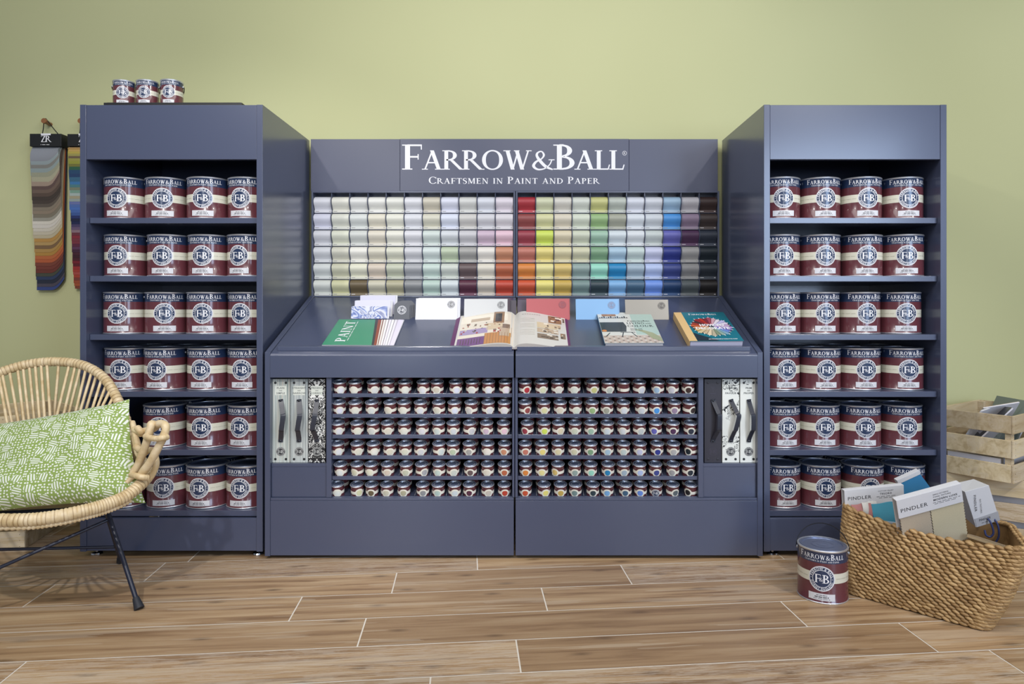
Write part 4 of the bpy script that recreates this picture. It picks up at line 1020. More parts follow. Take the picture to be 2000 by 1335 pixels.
def hanger(px0, px1, pxpeg, ph0, ph1, p_first, p_last, cols, corner, label, plabel):
    Y = 3.205; x0, x1 = (px0-VX)*Y/F, (px1-VX)*Y/F; cx = (x0+x1)/2; zt, zb = z_at(ph0, Y), z_at(ph1, Y); hw = (x1-x0)/2
    t = thing('fabric_hanger', label, 'fabric samples', (cx, Y, zb), (0, 0, 0))
    part('header_card', MB().box(-hw, hw, 0, .052, 0, zt-zb), mat('header_black', '17181a', .5), t, None, .001)
    mb = MB(); hh = zt-zb; z0 = .020
    P, wd = serif_text('ZR', .030, -.12); k = .045/wd
    onflat(mb, [[(a*k-.0225, b+z0) for a, b in p] for p in P], 0, -.0006); onflat(mb, rect(-.021, .025, z0+.032, z0+.040), 0, -.0006)
    for i in range(12):
        if i % 5 != 1: onflat(mb, rect(-.022+i*.0038, -.0192+i*.0038, .006, .0085), 0, -.0006)
    part('lettering', mb, WHITE, t)
    xp = (pxpeg-VX)*3.235/F-cx; zp = z_at(236, 3.235)-zb
    cd = catmull([(-hw*.50, .03, hh), ((xp-hw*.5)/2-.002, .030, (hh+zp)/2), (xp-.007, .030, zp+.004), (xp, .030, zp+.0105), (xp+.007, .030, zp+.004), ((xp+hw*.6)/2+.004, .030, (hh+zp)/2), (hw*.60, .03, hh)], 5)
    part('cord', MB().tube(cd, .0022, 6), BLACK, t, 60)
    n = len(cols); lo = z_at(p_last, Y)-zb; l0 = z_at(p_first, Y)-zb
    for i, c in enumerate(cols):
        z = l0+(lo-l0)*i/(n-1); yb = .004+.038*i/(n-1); mb = MB()
        jx = .002*math.sin(i*1.7)-.004*(i > 15 and i < 22)+.004*max(0, (i-n*.85)/(n*.15)); a, b = -hw+.002+jx, hw-.010-.002*math.cos(i)
        nz = 9; ncol = 12; vs = []
        for u in range(ncol+1):
            fx = u/ncol; x = a+(b-a)*fx
            zc = z+(corner*max(0, (fx-.52)/.48)**2.0)*1.0      # bottom right corner cut to a curve
            for q in range(nz+1):
                fz = q/nz; zz = zc+(0-zc)*fz
                bulge = -.030*math.sin(PI*min(1, (1-fz)**.9))*.35*(1-i/n)-.012*(1-fz)
                vs.append((x-.004*fx*(1-fz), yb+bulge+.012, zz))
        N = nz+1; m_ = len(vs); vs += [(p[0], p[1]+.0009, p[2]) for p in vs]
        fs = [(u*N+q, (u+1)*N+q, (u+1)*N+q+1, u*N+q+1) for u in range(ncol) for q in range(nz)]
        fs += [tuple(m_+k for k in f[::-1]) for f in fs]+[(u*N, m_+u*N, m_+(u+1)*N, (u+1)*N) for u in range(ncol)]
        fs += [(q, q+1, m_+q+1, m_+q) for q in range(nz)]+[(ncol*N+q, m_+ncol*N+q, m_+ncol*N+q+1, ncol*N+q+1) for q in range(nz)]
        mb.add(vs, fs); part('fabric_swatch', mb, fabmat(c), t, 50)
    peg = MB(); x, z = xp+cx, zp+zb-.004
    peg.tube([(x, 3.272, z-.004), (x, 3.242, z-.001), (x, 3.230, z+.001), (x, 3.222, z+.002)], [.009, .0095, .0125, .0125], 18)
    o = part('wall_peg', peg, mat('peg_wood', '8a5c38', .4), None, 50); tag(o, plabel, 'peg', 'wooden wall pegs')
hanger(58, 119.5, 89, 261, 285.5, 322, 566, H1, .055, 'grey to brown and blue fabric sample hanger on the wall, fully in view', 'wooden wall peg holding the fabric hanger at the far left')
hanger(131.5, 193, 160, 261.5, 285.5, 293, 563, H2, .010, 'colourful velvet fabric sample hanger partly hidden behind the left shelf tower', 'wooden wall peg half hidden by the left shelf tower')

# ---------------------------------------------------------------- slatted crates
def crate(loc, rotz, L, D, H, label, ns=3, sw=.072):
    """near corner at loc; long side along local +x, short side along local +y"""
    t = thing('wooden_crate', label, 'crate', loc, (0, 0, rotz), None); th = .0095; rr = random.Random(int(L*1000+D*77+loc[0]*10))
    gap = (H-ns*sw)/(ns-1)
    for k in range(ns):
        z = k*(sw+gap)
        for y in (0, D-th): part('slat', MB().box(0, L, y, y+th, z, z+sw, 0, rr.random()), CRATEW, t, None, .0015)
        for x in (0, L-th): part('end_slat', MB().box(x, x+th, th+.0005, D-th-.0005, z+.0005, z+sw-.0005, 0, rr.random()), CRATEW, t, None, .0015)
    for x in (th+.0005, L-th-.025):
        for y in (th+.0005, D-th-.025): part('corner_post', MB().box(x, x+.0245, y, y+.0245, .002, H-.004, 0, rr.random()), CRATEW, t, None, .001)
    part('base_board', MB().box(th+.026, L-th-.026, th+.001, D-th-.001, .004, .011, 0, rr.random()), CRATEW, t)
    nl = MB()
    for k in range(ns):
        z = k*(sw+gap)
        for x in (.018, L-.018):
            for dz in (.012, sw/2, sw-.012): nl.ell((x, -.0002, z+dz), Vector((.0016, 0, 0)), Vector((0, 0, .0016)), Vector((0, .0006, 0)), 6, 3)
            for dz in (.012, sw/2, sw-.012): nl.ell((th/2 if x < .1 else L-th/2, D*.5, z+dz), Vector((.0001, 0, 0)), Vector((0, 0, .0001)), Vector((0, .0001, 0)), 3, 2) if False else None
    part('nail_heads', nl, mat('nail_dark', '4a4038', .5), t)
    return t
CH = .2685
# right stack. upper crate: near corner (1.928, 2.70); sides .29 to the back left, .45 to the back right
ang_u = math.atan2(.585, .811)
crate((1.928, 2.705, CH+.001), ang_u, .45, .295, CH, 'pale pine slatted crate full of magazines, upper crate of the stack on the right')
al = math.atan2(-.552, .834)
crate((1.69, 2.970, 0), al, .52, .345, CH, 'pale pine slatted crate under another crate, on the floor behind the basket')
# left stack
crate((-2.47, 2.652, 0), math.atan2(.09, .46), .46, .335, CH, 'shaded wooden crate on the floor behind the rattan chair')
crate((-2.09, 2.69, CH+.001), math.atan2(.75, .66)*0+math.atan2(.23, .19)*0+math.atan2(.77, .64)*.98, .30, .44, CH, 'shaded wooden crate stacked on the crate behind the rattan chair')
# magazines in the upper right crate
def mag(name, cx, cy, z, rx, ry, rz, a, b, th, col, label, cat='magazine', prints=None):
    M = Matrix.Translation((cx, cy, z)) @ Euler((rx, ry, rz)).to_matrix().to_4x4()
    t = thing(name, label, cat, M=M)
    part('pages', MB().box(-a/2+.001, a/2-.001, -b/2+.001, b/2-.001, 0, th), mat('page_edge', 'cfcdd2', .8), t)
    mb = MB().box(-a/2, a/2, -b/2, b/2, th, th+.0006, 0); rr = random.Random(int(cx*999+cy*77)); pr = prints or ['e4e2dc', '2c2e34', '9ba7b0']
    for i in range(9):
        x = rr.uniform(-a/2, a/2*.6); y = rr.uniform(-b/2, b/2*.6)
        flatpoly(mb, [(x, y), (min(a/2, x+rr.uniform(.02, .07)), y), (min(a/2, x+rr.uniform(.02, .07)), min(b/2, y+.03)), (x, min(b/2, y+rr.uniform(.01, .05)))], th+.0008, 1+i % len(pr))
    part('cover', mb, [mat('mag_cover_'+col, col, .4)]+[mat('mag_print_'+c, c, .4) for c in pr], t); return t
ux, uy = Vector((.811, .585, 0)), Vector((-.585, .811, 0)); O_ = Vector((1.928, 2.705, CH+.001))
def cr(u, v, z): return O_+ux*u+uy*v+Vector((0, 0, z))
for u, v, z, e, s_, col, pr, lb in (
    (.13, .185, .145, (-1.10, .0, ang_u+.1), (.19, .22), 'd8d4c8', ['b8a888', 'e8e6e0', '8a8478'], 'cream magazine leaning at the left end of the upper crate'),
    (.17, .16, .155, (-.85, .1, ang_u+.55), (.19, .24), '33343a', ['d8d8dc', '9a9aa4', '4a4c54'], 'dark covered magazine leaning in the middle of the upper crate'),
    (.24, .17, .150, (-1.0, -.1, ang_u-.4), (.19, .25), 'c8b088', ['4f6cab', '8a6a3c', 'e4e0d8'], 'tan and blue patterned magazine leaning in the upper crate'),
    (.335, .15, .148, (-1.12, .0, ang_u+1.0), (.22, .26), '7e8a86', ['a6b0ac', '6a7672', '949e9a'], 'grey green magazine with white edge at the right of the upper crate'),
    (.22, .15, .095, (-.20, .06, ang_u), (.34, .17), '2c2a2c', ['c4c2c0', '6a5c50', '3a5a90'], 'dark magazine lying slanted, seen between the upper crate slats')):
    p = cr(u, v, z+(.028 if z > .1 else .015)); mag('magazine', p.x, p.y, p.z, *e, *s_, .006, col, lb, 'magazine', pr)
p = cr(.20, .15, .030); mag('magazine', p.x, p.y, p.z, 0, 0, ang_u, .37, .20, .060, 'bcb4a8', 'thick pale catalogue lying at the bottom of the upper crate', 'magazine', ['c8c6d4', '9a948c', '6a5c50'])
p = Vector((1.69, 2.970, 0))+Vector((.834, -.552, 0))*.30+Vector((.552, .834, 0))*.18; mag('magazine', p.x, p.y, .012, 0, 0, al, .40, .22, .20, 'ddd8d0', 'stack of papers inside the lower crate behind the basket', 'magazine', ['8a8478', 'e8e6e0', '4a4c54'])

# ---------------------------------------------------------------- woven basket and its sample books
def rloop(P, r, n=9, m=14):
    out = []; N = len(P)
    for i in range(N):
        a, b, c = P[i-1], P[i], P[(i+1) % N]
        d1, d2 = (a-b), (c-b); p, q = b+d1.normalized()*r, b+d2.normalized()*r
        for k in range(n):
            t = k/(n-1); out.append((1-t)**2*p+2*t*(1-t)*b+t*t*q)
        e = P[(i+1) % N]+(b-P[(i+1) % N]).normalized()*r
        for k in range(1, m): out.append(q+(e-q)*k/m)
    return out
Vv = lambda *a: Vector(a)
bot = rloop([Vv(1.075, 2.325, .004), Vv(1.375, 2.035, .004), Vv(1.585, 2.255, .004), Vv(1.285, 2.50, .004)], .045)
top = rloop([Vv(1.072, 2.325, .296), Vv(1.462, 1.978, .262), Vv(1.620, 2.285, .245), Vv(1.245, 2.540, .268)], .045)
BC = Vv(1.33, 2.28, .15); NB = len(bot)
def bsurf(u, v):          # u around 0..1, v up 0..1, slight belly
    x = (u % 1)*NB; i = int(x) % NB; j = (i+1) % NB; f_ = x-int(x)
    b = bot[i].lerp(bot[j], f_); t_ = top[i].lerp(top[j], f_); p = b.lerp(t_, v)
    near = max(0, 1-abs((p.x-1.05)*.655-(2.335-p.y)*.755)/.12) if p.y < 2.36 else 0
    p.z -= v*.030*near*math.sin(PI*min(1, max(0, (p.x-1.06)/.39)))
    out = (p-BC); out.z = 0; out.normalize()
    return p+out*(.012*math.sin(PI*v))
t = thing('woven_basket', 'large woven seagrass basket filled with fabric sample books, on the floor at the right', 'basket', (1.33, 2.28, 0)); Mi = Matrix.Translation((-1.33, -2.28, 0))
mb = MB(); nu, nv = 96, 12; vs = []
for s_ in (-.003, -.009):
    for i in range(nu):
        for j in range(nv+1):
            p = bsurf(i/nu, j/nv); o_ = p-BC; o_.z = 0; o_.normalize(); vs.append(p+o_*s_)
N = nv+1; K = nu*N
fs = [(i*N+j, ((i+1) % nu)*N+j, ((i+1) % nu)*N+j+1, i*N+j+1) for i in range(nu) for j in range(nv)]
fs += [tuple(K+k for k in f[::-1]) for f in fs]+[(i*N+nv, ((i+1) % nu)*N+nv, K+((i+1) % nu)*N+nv, K+i*N+nv) for i in range(nu)]
mb.add(vs, fs, 0, .15); mb.add([bsurf(i/nu, 0)+Vv(0, 0, .002) for i in range(nu)], [tuple(range(nu))], 0, .2)
part('basket_wall', mb.xf(Mi), SEAGR, t, 60)
rows = 23; rr = random.Random(11)
for band in range(1):
    mb = MB()
    for j in range(rows+1):
        v = (j+.35)/(rows+.3); 
        per = sum((bsurf((k+1)/60, v)-bsurf(k/60, v)).length for k in range(60)); n = int(per/.0142)
        for i in range(n):
            u = (i+(j % 2)*.5)/n; p = bsurf(u, v); q = bsurf(u+.004, v); T = (q-p).normalized(); o_ = T.cross(Vv(0, 0, 1)).normalized()
            if o_.dot(p-BC) < 0: o_ = -o_
            up = o_.cross(T); up = up if up.z > 0 else -up
            a_ = .27+rr.uniform(-.14, .14); d = T*math.cos(a_)-up*math.sin(a_)*1.0; e = (up*math.cos(a_)+T*math.sin(a_))
            k = rr.uniform(.9, 1.12)
            mb.ell(p+o_*(.0015+rr.uniform(-.001, .001)), d*.0150*k, e*.0060*k, o_*.0062, 7, 4, 0, rr.random())
            if i % 2 == 0 and j == rows:
                pi_ = p-o_*.010; mb.ell(pi_, d*.0142, e*.0068, o_*.006, 7, 4, 0, rr.random()*.6)
    part('woven_strands', mb.xf(Mi), SEAGR, t, 70)
def board(name, tl, tr, Y, body, label, wd, thick, lean=0.0, Yr=None, cat='sample book'):
    """thing whose local frame has x along the top edge and -z down the page; top left corner at tl"""
    a = W(*tl, Y); b = W(*tr, Yr or Y); x = (b-a).normalized(); n = Vector((0, -1, 0)); n = (n-x*n.dot(x)).normalized()
    n = (Matrix.Rotation(lean, 3, x) @ n); z = x.cross(-n).normalized()
    if z.z < 0: z = -z
    y = z.cross(x)
    M = Matrix.Translation(a) @ Matrix((x, y, z)).transposed().to_4x4()
    return thing(name, label, cat, M=M), (b-a).length
CARDW = mat('sample_card_white', 'cdcdd0', .5); INK = mat('sample_ink', '2e3034', .5)
def barsxz(mb, x0, x1, z, h, n, mi, y):
    for i in range(n):
        if i % 5 != 3: onflat(mb, rect(x0+(x1-x0)*i/n, x0+(x1-x0)*(i+.78)/n, z, z+h), mi, y)
# Tesoro
t, wd = board('fabric_sample_book', (1649, 957.5), (1765, 946.5), 2.34, None, 'white headed velvet sample book with pink and teal fabric, left in the basket', 0, 0, .10)
part('header_board', MB().box(0, wd, 0, .004, -.066, 0).box(0, wd, .02, .024, -.20, -.002).box(0, wd, .004, .02, -.004, 0), CARDW, t, None, .0006)
mb = MB(); onflat(mb, shift(sans_text('PINDLER', .0165, 'LEFT', 0, 1.1, width=.080), .010, -.036), 0, -.0004)
onflat(mb, shift(sans_text('COTTON VELVET', .0062, 'CENTER', 0, 1.1), .142, -.016), 0, -.0004)
onflat(mb, shift(sans_text('TESORO', .0095, 'CENTER', .0001, 1.2), .142, -.027), 0, -.0004)
barsxz(mb, .11, .175, -.034, .0016, 18, 0, -.0004); barsxz(mb, .118, .165, -.039, .0016, 12, 0, -.0004); part('lettering', mb, INK, t)
def drape(x0, x1, z0, z1, amp, col, y0=-.006, nm='velvet_swatch'):
    mb = MB(); nx, nz = 14, 12; vs = []
    for i in range(nx+1):
        for j in range(nz+1):
            fx, fz = i/nx, j/nz; x = x0+(x1-x0)*fx; z = z0+(z1-z0)*fz-.012*math.sin(fx*PI)*fz
            vs.append((x, y0-amp*math.sin(PI*fz)**1.0*(1-.5*fx)-.004*math.sin(fx*7), z))
    m_ = len(vs); N = nz+1; vs += [(p[0], p[1]+.0015, p[2]) for p in vs]
    fs = [(i*N+j, (i+1)*N+j, (i+1)*N+j+1, i*N+j+1) for i in range(nx) for j in range(nz)]; fs += [tuple(m_+k for k in f[::-1]) for f in fs]
    bd = [(i*N, (i+1)*N) for i in range(nx)]+[(i*N+nz, (i+1)*N+nz) for i in range(nx)]+[(j, j+1) for j in range(nz)]+[(nx*N+j, nx*N+j+1) for j in range(nz)]
    fs += [(a, b, m_+b, m_+a) for a, b in bd]
    mb.add(vs, fs); part(nm, mb, fabmat(col), t, 60)
drape(.018, .085, -.050, -.135, .020, 'b57a78'); drape(.085, .185, -.054, -.150, .016, '3f8fa6'); drape(.055, .105, -.046, -.10, .010, 'dcdad4', -.004)
drape(.02, .19, -.10, -.19, .010, '6a6c78', -.002)
# Modern Luxe
t, wd = board('fabric_sample_book', (1750.5, 977.5), (1877, 943.5), 2.16, None, 'white headed sample book with two beige fabrics, front of the basket', 0, 0, .22)
part('header_board', MB().box(0, wd, 0, .0035, -.066, 0).box(0, wd, .022, .0255, -.21, -.002).box(0, wd, .0035, .022, -.0035, 0), CARDW, t, None, .0006)
mb = MB(); onflat(mb, shift(sans_text('PINDLER', .0185, 'LEFT', 0, 1.1, width=.088), .008, -.046), 0, -.0004)
onflat(mb, shift(sans_text('SIMPLE PATTERNS', .0062, 'LEFT', 0, 1.05), .117, -.016), 0, -.0004); onflat(mb, shift(sans_text('TONAL TEXTURES', .0068, 'LEFT', 0, 1.05), .117, -.0245), 0, -.0004)
onflat(mb, shift(sans_text('MODERN LUXE', .0095, 'LEFT', .00015, 1.1, width=.078), .117, -.036), 0, -.0004)
barsxz(mb, .115, .205, -.043, .0017, 26, 0, -.0004); barsxz(mb, .12, .19, -.048, .0015, 18, 0, -.0004); part('lettering', mb, INK, t)
for a, b, z, c in ((.006, .104, -.185, 'b9aa94'), (.107, wd+.002, -.205, 'c9bd9c')):
    mb = MB(); zg = [(a, -.062), (b, -.062)]; k = int(abs(z+.062)/.005)
    R_e = [(b+(.0012 if i % 2 else -.0012), -.062+(z+.062)*i/k) for i in range(1, k+1)]; kk = int((b-a)/.005)
    B_e = [(b-(b-a)*i/kk, z+(.0012 if i % 2 else -.0012)) for i in range(1, kk+1)]; L_e = [(a+(.0012 if i % 2 else -.0012), z-(z+.062)*i/k) for i in range(1, k)]
    mb.prism(zg+R_e+B_e+L_e, 'y', .0038, .0075); part('fabric_swatch', mb, fabmat(c), t)
mb = MB()
for i in range(5): mb.box(.01, wd+.001, .008+.0028*i, .0095+.0028*i, -.19-.003*i, -.05)
part('fabric_swatch', mb, fabmat('8a8c98'), t)
# blue swatch at the back
t, wd = board('fabric_sample_book', (1752, 938), (1795.5, 918), 2.47, None, 'bright blue fabric sample with white heading strip, at the back of the basket', 0, 0, .15)
part('header_board', MB().box(0, wd, 0, .02, -.016, 0), CARDW, t, None, .0006)
mb = MB().prism([(.001, -.0162), (wd-.001, -.0162), (wd+.035, -.155), (.010, -.170)], 'y', .001, .018); part('fabric_swatch', mb, fabmat('2f82b4'), t)
# box-ended book at the right
t, wd = board('fabric_sample_book', (1884.5, 960), (1931.5, 947), 2.20, None, 'grey boxed sample book with navy cord tie, right side of the basket', 0, 0, .10, 2.22)
GC = mat('sample_card_grey', 'bfbfc2', .5)
part('header_board', MB().hexa([(.030, 0, -.128), (wd+.030, 0, -.128), (wd+.068, .07, -.120), (.05, .07, -.12), (0, 0, 0), (wd, 0, 0), (wd+.012, .07, -.004), (.01, .07, 0)]), GC, t, None, .001)
part('label_panel', MB().prism([(.026, -.098), (wd+.024, -.094), (wd+.030, -.126), (.032, -.127)], 'y', -.0016, 0), mat('sample_card_dim', '98989c', .55), t)
mb = MB(); rot = lambda P, ox, oz: [[(ox+z, oz-x) for x, z in p] for p in P]
onflat(mb, rot(sans_text('PINDLER', .0125, 'LEFT', 0, 1.1, width=.055), .030, -.018), 0, -.0020); onflat(mb, rot(sans_text('SILK TEXTURES', .0075, 'LEFT', 0, 1.0, width=.048), .052, -.036), 0, -.0020)
onflat(mb, shift(sans_text('PINDLER', .0105, 'LEFT', 0, 1.05, width=.045), .042, -.110), 0, -.0022); barsxz(mb, .052, .078, -.118, .0015, 9, 0, -.0022)
part('lettering', mb, INK, t)
CORD = mat('navy_cord', '25305e', .6)
part('cord', MB().tube(catmull([(.075, -.003, -.108), (.074, -.014, -.118), (.078, -.017, -.150), (.070, -.012, -.165), (.060, -.006, -.160), (.062, .0, -.145)], 6), .0032, 7), CORD, t, 60)
part('cord', MB().tube(catmull([(.100, .03, -.10), (.104, -.006, -.125), (.104, -.012, -.165), (.094, -.008, -.190), (.078, .0, -.205)], 6), .0030, 7), CORD, t, 60)
# loose books low in the basket
for i, (px, py, Y, col, sz, e, lb) in enumerate(((1948, 1052, 2.16, '9c8668', (.14, .10, .012), (-.3, .1, -.9), 'tan fabric sample book lying low in the basket, below the navy cord'),
        (1926, 1062, 2.13, '3d6d96', (.13, .09, .012), (-.2, -.1, -.75), 'blue fabric sample lying low in the basket'),
        (1830, 1040, 2.26, '7d6f8a', (.22, .16, .02), (-.25, .05, -.72), 'muted purple sample book beneath the front sample book'),
        (1740, 1010, 2.36, '9aa0aa', (.2, .14, .02), (-.2, .0, -.72), 'grey sample book at the bottom left of the basket'))):
    p = W(px, py, Y); tt = thing('fabric_sample_book', lb, 'sample book', M=Matrix.Translation(p-Vector((0, 0, .012))) @ Euler(e).to_matrix().to_4x4())
    a, b, c = sz; part('card_backing', MB().box(-a/2, a/2, -b/2, b/2, -c, -c*.25), mat('sample_card_kraft', 'a08a68', .7), tt, None, .001); part('fabric_swatch', MB().box(-a/2+.002, a/2+.002, -b/2, b/2, -c*.25+.0002, 0), fabmat(col), tt)

# ---------------------------------------------------------------- rattan hoop chair
CC = Vector((-1.60, 2.25, 0))
t = thing('rattan_chair', 'round rattan hoop armchair with wrapped rim and black legs, before the left tower', 'chair', CC); Mi = Matrix.Translation(-CC)
def rim_pt(px, py, Y): return W(px, py, Y)
rimP = [rim_pt(115, 706, 2.55), rim_pt(165, 714, 2.54), rim_pt(205, 740, 2.51), rim_pt(232, 785, 2.46), rim_pt(252, 838, 2.40), rim_pt(268, 885, 2.33), rim_pt(287, 917, 2.25),
        rim_pt(285, 934, 2.17), rim_pt(251, 965, 2.10), rim_pt(209, 984, 2.05), rim_pt(167, 996, 2.01), rim_pt(105, 1009, 1.965), rim_pt(42, 1015, 1.94), rim_pt(-40, 1012, 1.93),
        rim_pt(-110, 990, 1.95), rim_pt(-160, 950, 2.00), rim_pt(-180, 900, 2.09), rim_pt(-165, 850, 2.2), rim_pt(-120, 800, 2.32), rim_pt(-60, 757, 2.42), rim_pt(0, 727, 2.49), rim_pt(60, 710, 2.535)]
rim = catmull(rimP, 34, True); n = len(rim); s = 0; rad = []
for i in range(n):
    f_ = i/n; base = .0175 if .30 < f_ < .75 else .0158
    rad.append(base*(.95+.15*abs(math.sin(i*.70))**.6+.02*math.sin(i*1.9)))
rm = MB().tube(rim, rad, 14, 0, True).xf(Mi); rm.tone = [1.0 if abs(math.sin((i+.5)*.70)) < .30 else 0.0 for i in range(n) for _ in range(14)]
part('rim', rm, RATTAN, t, 80)
low = [p+Vector((0, 0, -.021)) for p in rim[int(n*.36):int(n*.80)]]
mb = MB(); mb.tube(low, [.0075*(1+.2*math.sin(i*1.3)) for i in range(len(low))], 8)
part('rim_lacing', mb.xf(Mi), RATTAN, t, 80)
# radial canes down to the seat hoop
seatc = Vector((-1.615, 2.27, .285))
hub = [seatc+Vector((.13*math.cos(2*PI*k/32), .11*math.sin(2*PI*k/32), 0)) for k in range(32)]
part('seat_hoop', MB().tube(hub, .010, 10, 0, True).xf(Mi), RATTAN, t, 80)
part('seat_disc', MB().lathe([(0, -.004), (.115, -.004), (.115, .004), (0, .004)], 24).xf(Matrix.Translation(seatc-CC)), RATTAN, t)
starts = [(4, 745), (9, 738), (21, 728), (34, 719), (45, 715), (57, 710), (68, 707), (80, 706), (92, 704), (115, 704), (137, 706), (148, 708), (158, 711), (169, 716), (180, 721), (190, 728), (200, 735), (210, 745), (219, 755), (227, 768), (236, 785), (244, 810)]
ends = [(13, 820), (22, 820), (35, 819), (46, 818), (56, 816), (67, 816), (77, 815), (87, 814), (98, 813), (106, 812), (111, 812), (124, 811), (134, 809), (147, 807), (156, 805), (167, 803), (179, 802), (189, 799), (198, 797), (208, 800), (220, 810), (232, 835)]
def nearest_rim(px, py, lo=-.3, hi=.3):
    best = None
    for i, p in enumerate(rim):
        if p.y < 2.2: continue
        qx, qy = VX+p.x*F/p.y, HY+(CZ-p.z)*F/p.y; d = (qx-px)**2+(qy-py)**2
        if best is None or d < best[0]: best = (d, p)
    return best[1]
for (a, b), (c, d) in zip(starts, ends):
    p = nearest_rim(a, b); q = W(c, d, p.y-.07+.02*math.sin(a)); dirn = math.atan2(q.y-seatc.y, q.x-seatc.x)
    h = seatc+Vector((.128*math.cos(dirn), .108*math.sin(dirn), .004)); mid = q.lerp(h, .5)+Vector((0, .02, -.03))
    part('cane', MB().tube([p, p.lerp(q, .5)]+catmull([q, mid, h], 6), .0050, 8).xf(Mi), RATTAN, t, 80)
for i in range(24):
    f_ = .30+.60*i/24; p = rim[int(n*f_) % n]; dirn = math.atan2(p.y-seatc.y, p.x-seatc.x)
    h = seatc+Vector((.128*math.cos(dirn), .108*math.sin(dirn), .004)); mid = p.lerp(h, .5)+Vector((0, 0, -.055*max(0, min(1, (p.z-.33)/.2))))
    mid.z = max(mid.z, .290)
    part('cane', MB().tube(catmull([p+Vector((0, 0, -.004)), mid, h], 8), .0048, 8).xf(Mi), RATTAN, t, 80)
# looped arm at the right of the hoop
def az(zx, zy, Y): return W(150+zx/5.556, 770+zy/5.556, Y)
L1 = catmull([az(612, 845, 2.16), az(665, 760, 2.16), az(725, 610, 2.155), az(775, 460, 2.15), az(800, 360, 2.15), az(815, 318, 2.16), az(860, 345, 2.19), az(800, 385, 2.235), az(700, 400, 2.26), az(630, 380, 2.28)], 9)
L2 = catmull([az(700, 865, 2.14), az(790, 740, 2.13), az(870, 600, 2.125), az(930, 480, 2.125), az(965, 380, 2.13), az(950, 325, 2.14), az(895, 318, 2.16), az(850, 345, 2.19)], 9)
L3 = catmull([az(600, 300, 2.30), az(635, 440, 2.27), az(665, 560, 2.24), az(700, 650, 2.22), az(800, 600, 2.20), az(850, 660, 2.18), az(862, 760, 2.17), az(820, 870, 2.165), az(740, 960, 2.165), az(640, 1010, 2.14)], 9)
L4 = catmull([az(620, 430, 2.28), az(650, 620, 2.25), az(700, 720, 2.22), az(640, 850, 2.19), az(540, 960, 2.17)], 9)
for L_, r in ((L1, .0122), (L2, .0122), (L3, .0095), (L4, .0088)):
    part('arm_loop', MB().tube(L_, [r*(1+.05*math.sin(i*.5)) for i in range(len(L_))], 12).xf(Mi), RATTAN, t, 80)
for pts, r in (([az(745, 450, 2.135), az(790, 470, 2.118), az(870, 478, 2.108), az(930, 470, 2.105), az(980, 462, 2.12)], .0088), ([az(590, 868, 2.15), az(640, 880, 2.13), az(700, 895, 2.12), az(765, 900, 2.135)], .0088), ([az(655, 360, 2.24), az(690, 400, 2.23), az(700, 430, 2.24)], .0100), ([az(640, 560, 2.225), az(690, 600, 2.21), az(760, 580, 2.2)], .010)):
    P = catmull(pts, 10); mb = MB().tube(P, [r*(1+.10*abs(math.sin(i*.9))) for i in range(len(P))], 10)
    part('cane_binding', mb.xf(Mi), RATTAN, t, 80)
LEG = mat('leg_black', '191f33', .4)
TP = Vector((-1.425, 2.31, .292)); TL_ = Vector((-1.80, 2.24, .292))
feet = [(TP, Vector((-1.244, 2.19, .0))), (TP+Vector((-.012, .012, 0)), Vector((-1.547, 2.60, .0))), (TL_, Vector((-1.764, 1.93, .0))), (TL_+Vector((-.01, .01, 0)), Vector((-1.91, 2.42, .0)))]
for a, b in feet:
    d = (b-a).normalized(); l = part('leg', MB().tube([a, a.lerp(b, .5), b-d*.012], .0075, 12).xf(Mi), LEG, t, 60)
    l2 = part('rubber_foot', MB().tube([b-d*.042, b-d*.038, b+Vector((0, 0, .0005))-d*.004, b+Vector((0, 0, .001))-d*.002], [.0095, .0105, .0155, .012], 16).xf(Mi), mat('rubber_black', '23262e', .6), l, 60)
part('seat_bar', MB().tube([TP, TL_], .0075, 10).xf(Mi), LEG, t, 60)
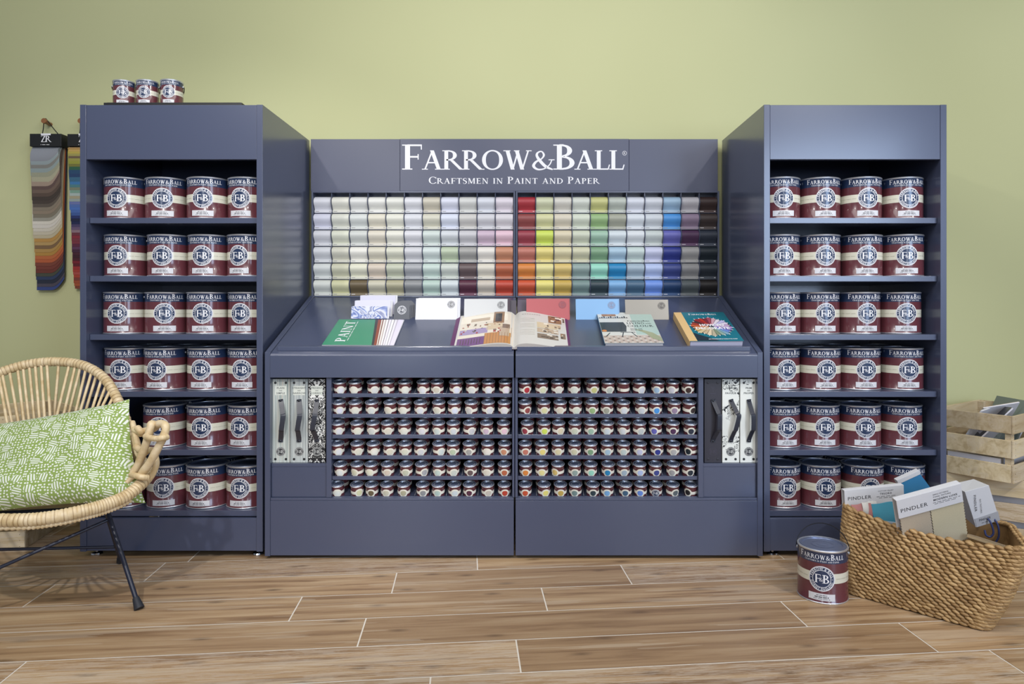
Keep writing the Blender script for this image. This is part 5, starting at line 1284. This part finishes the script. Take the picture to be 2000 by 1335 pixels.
lf, lb2, rb = feet[2], feet[3], feet[1]
part('brace', MB().tube([W(213, 1014, 2.30), W(0, 1107.5, 2.10), lf[0].lerp(lf[1], .72)], .0058, 10).xf(Mi), LEG, t, 60)
part('brace', MB().tube([rb[0].lerp(rb[1], .70), lb2[0].lerp(lb2[1], .52)], .0055, 10).xf(Mi), LEG, t, 60)
# cushion
TRc, BRc, TLc, BLc = W(253, 779, 2.31), W(284, 982, 2.165), W(-75, 836, 2.36), W(-80, 1010, 2.13)
mb = MB(); nu, nv = 44, 28; cen = (TRc+BRc+TLc+BLc)/4; x = ((TRc-TLc)+(BRc-BLc)).normalized(); z = ((TRc-BRc)+(TLc-BLc)); z = (z-x*z.dot(x)).normalized(); y = z.cross(x)
R3 = Matrix((x, z, -y)).transposed()   # local: x right, y up the cushion, z towards the viewer
MC = Matrix.Translation(cen) @ R3.to_4x4(); inv = MC.inverted()
cor = [inv @ p for p in (BLc, BRc, TRc, TLc)]
for side in (1, -1):
    vs = []
    for i in range(nu+1):
        for j in range(nv+1):
            u, v = i/nu, j/nv; p = cor[0]*(1-u)*(1-v)+cor[1]*u*(1-v)+cor[2]*u*v+cor[3]*(1-u)*v
            ex, ey = 2*u-1, 2*v-1; hgt = .062*((1-ex**4)*(1-ey**4))**.62
            pin = .018; p = Vector((p.x-ex*pin*(1-ey*ey)*(abs(ex)**2), p.y-ey*pin*(1-ex*ex)*(abs(ey)**2), p.z))
            wr = .004*math.sin(u*19+v*5)*math.sin(v*9)*(1-ex**4)*(1-ey**4)+.005*math.exp(-((v-.28)/.05)**2)*math.sin(u*6)
            vs.append((p.x, p.y, p.z+side*(hgt+wr)+side*.0005))
    N = nv+1; fs = [(i*N+j, (i+1)*N+j, (i+1)*N+j+1, i*N+j+1) for i in range(nu) for j in range(nv)]
    mb.add(vs, fs if side > 0 else [f[::-1] for f in fs])
o = part('cushion', mb, CUSH, None, 80); o.matrix_world = MC
tag(o, 'green and white printed oblong cushion leaning in the rattan chair', 'cushion')
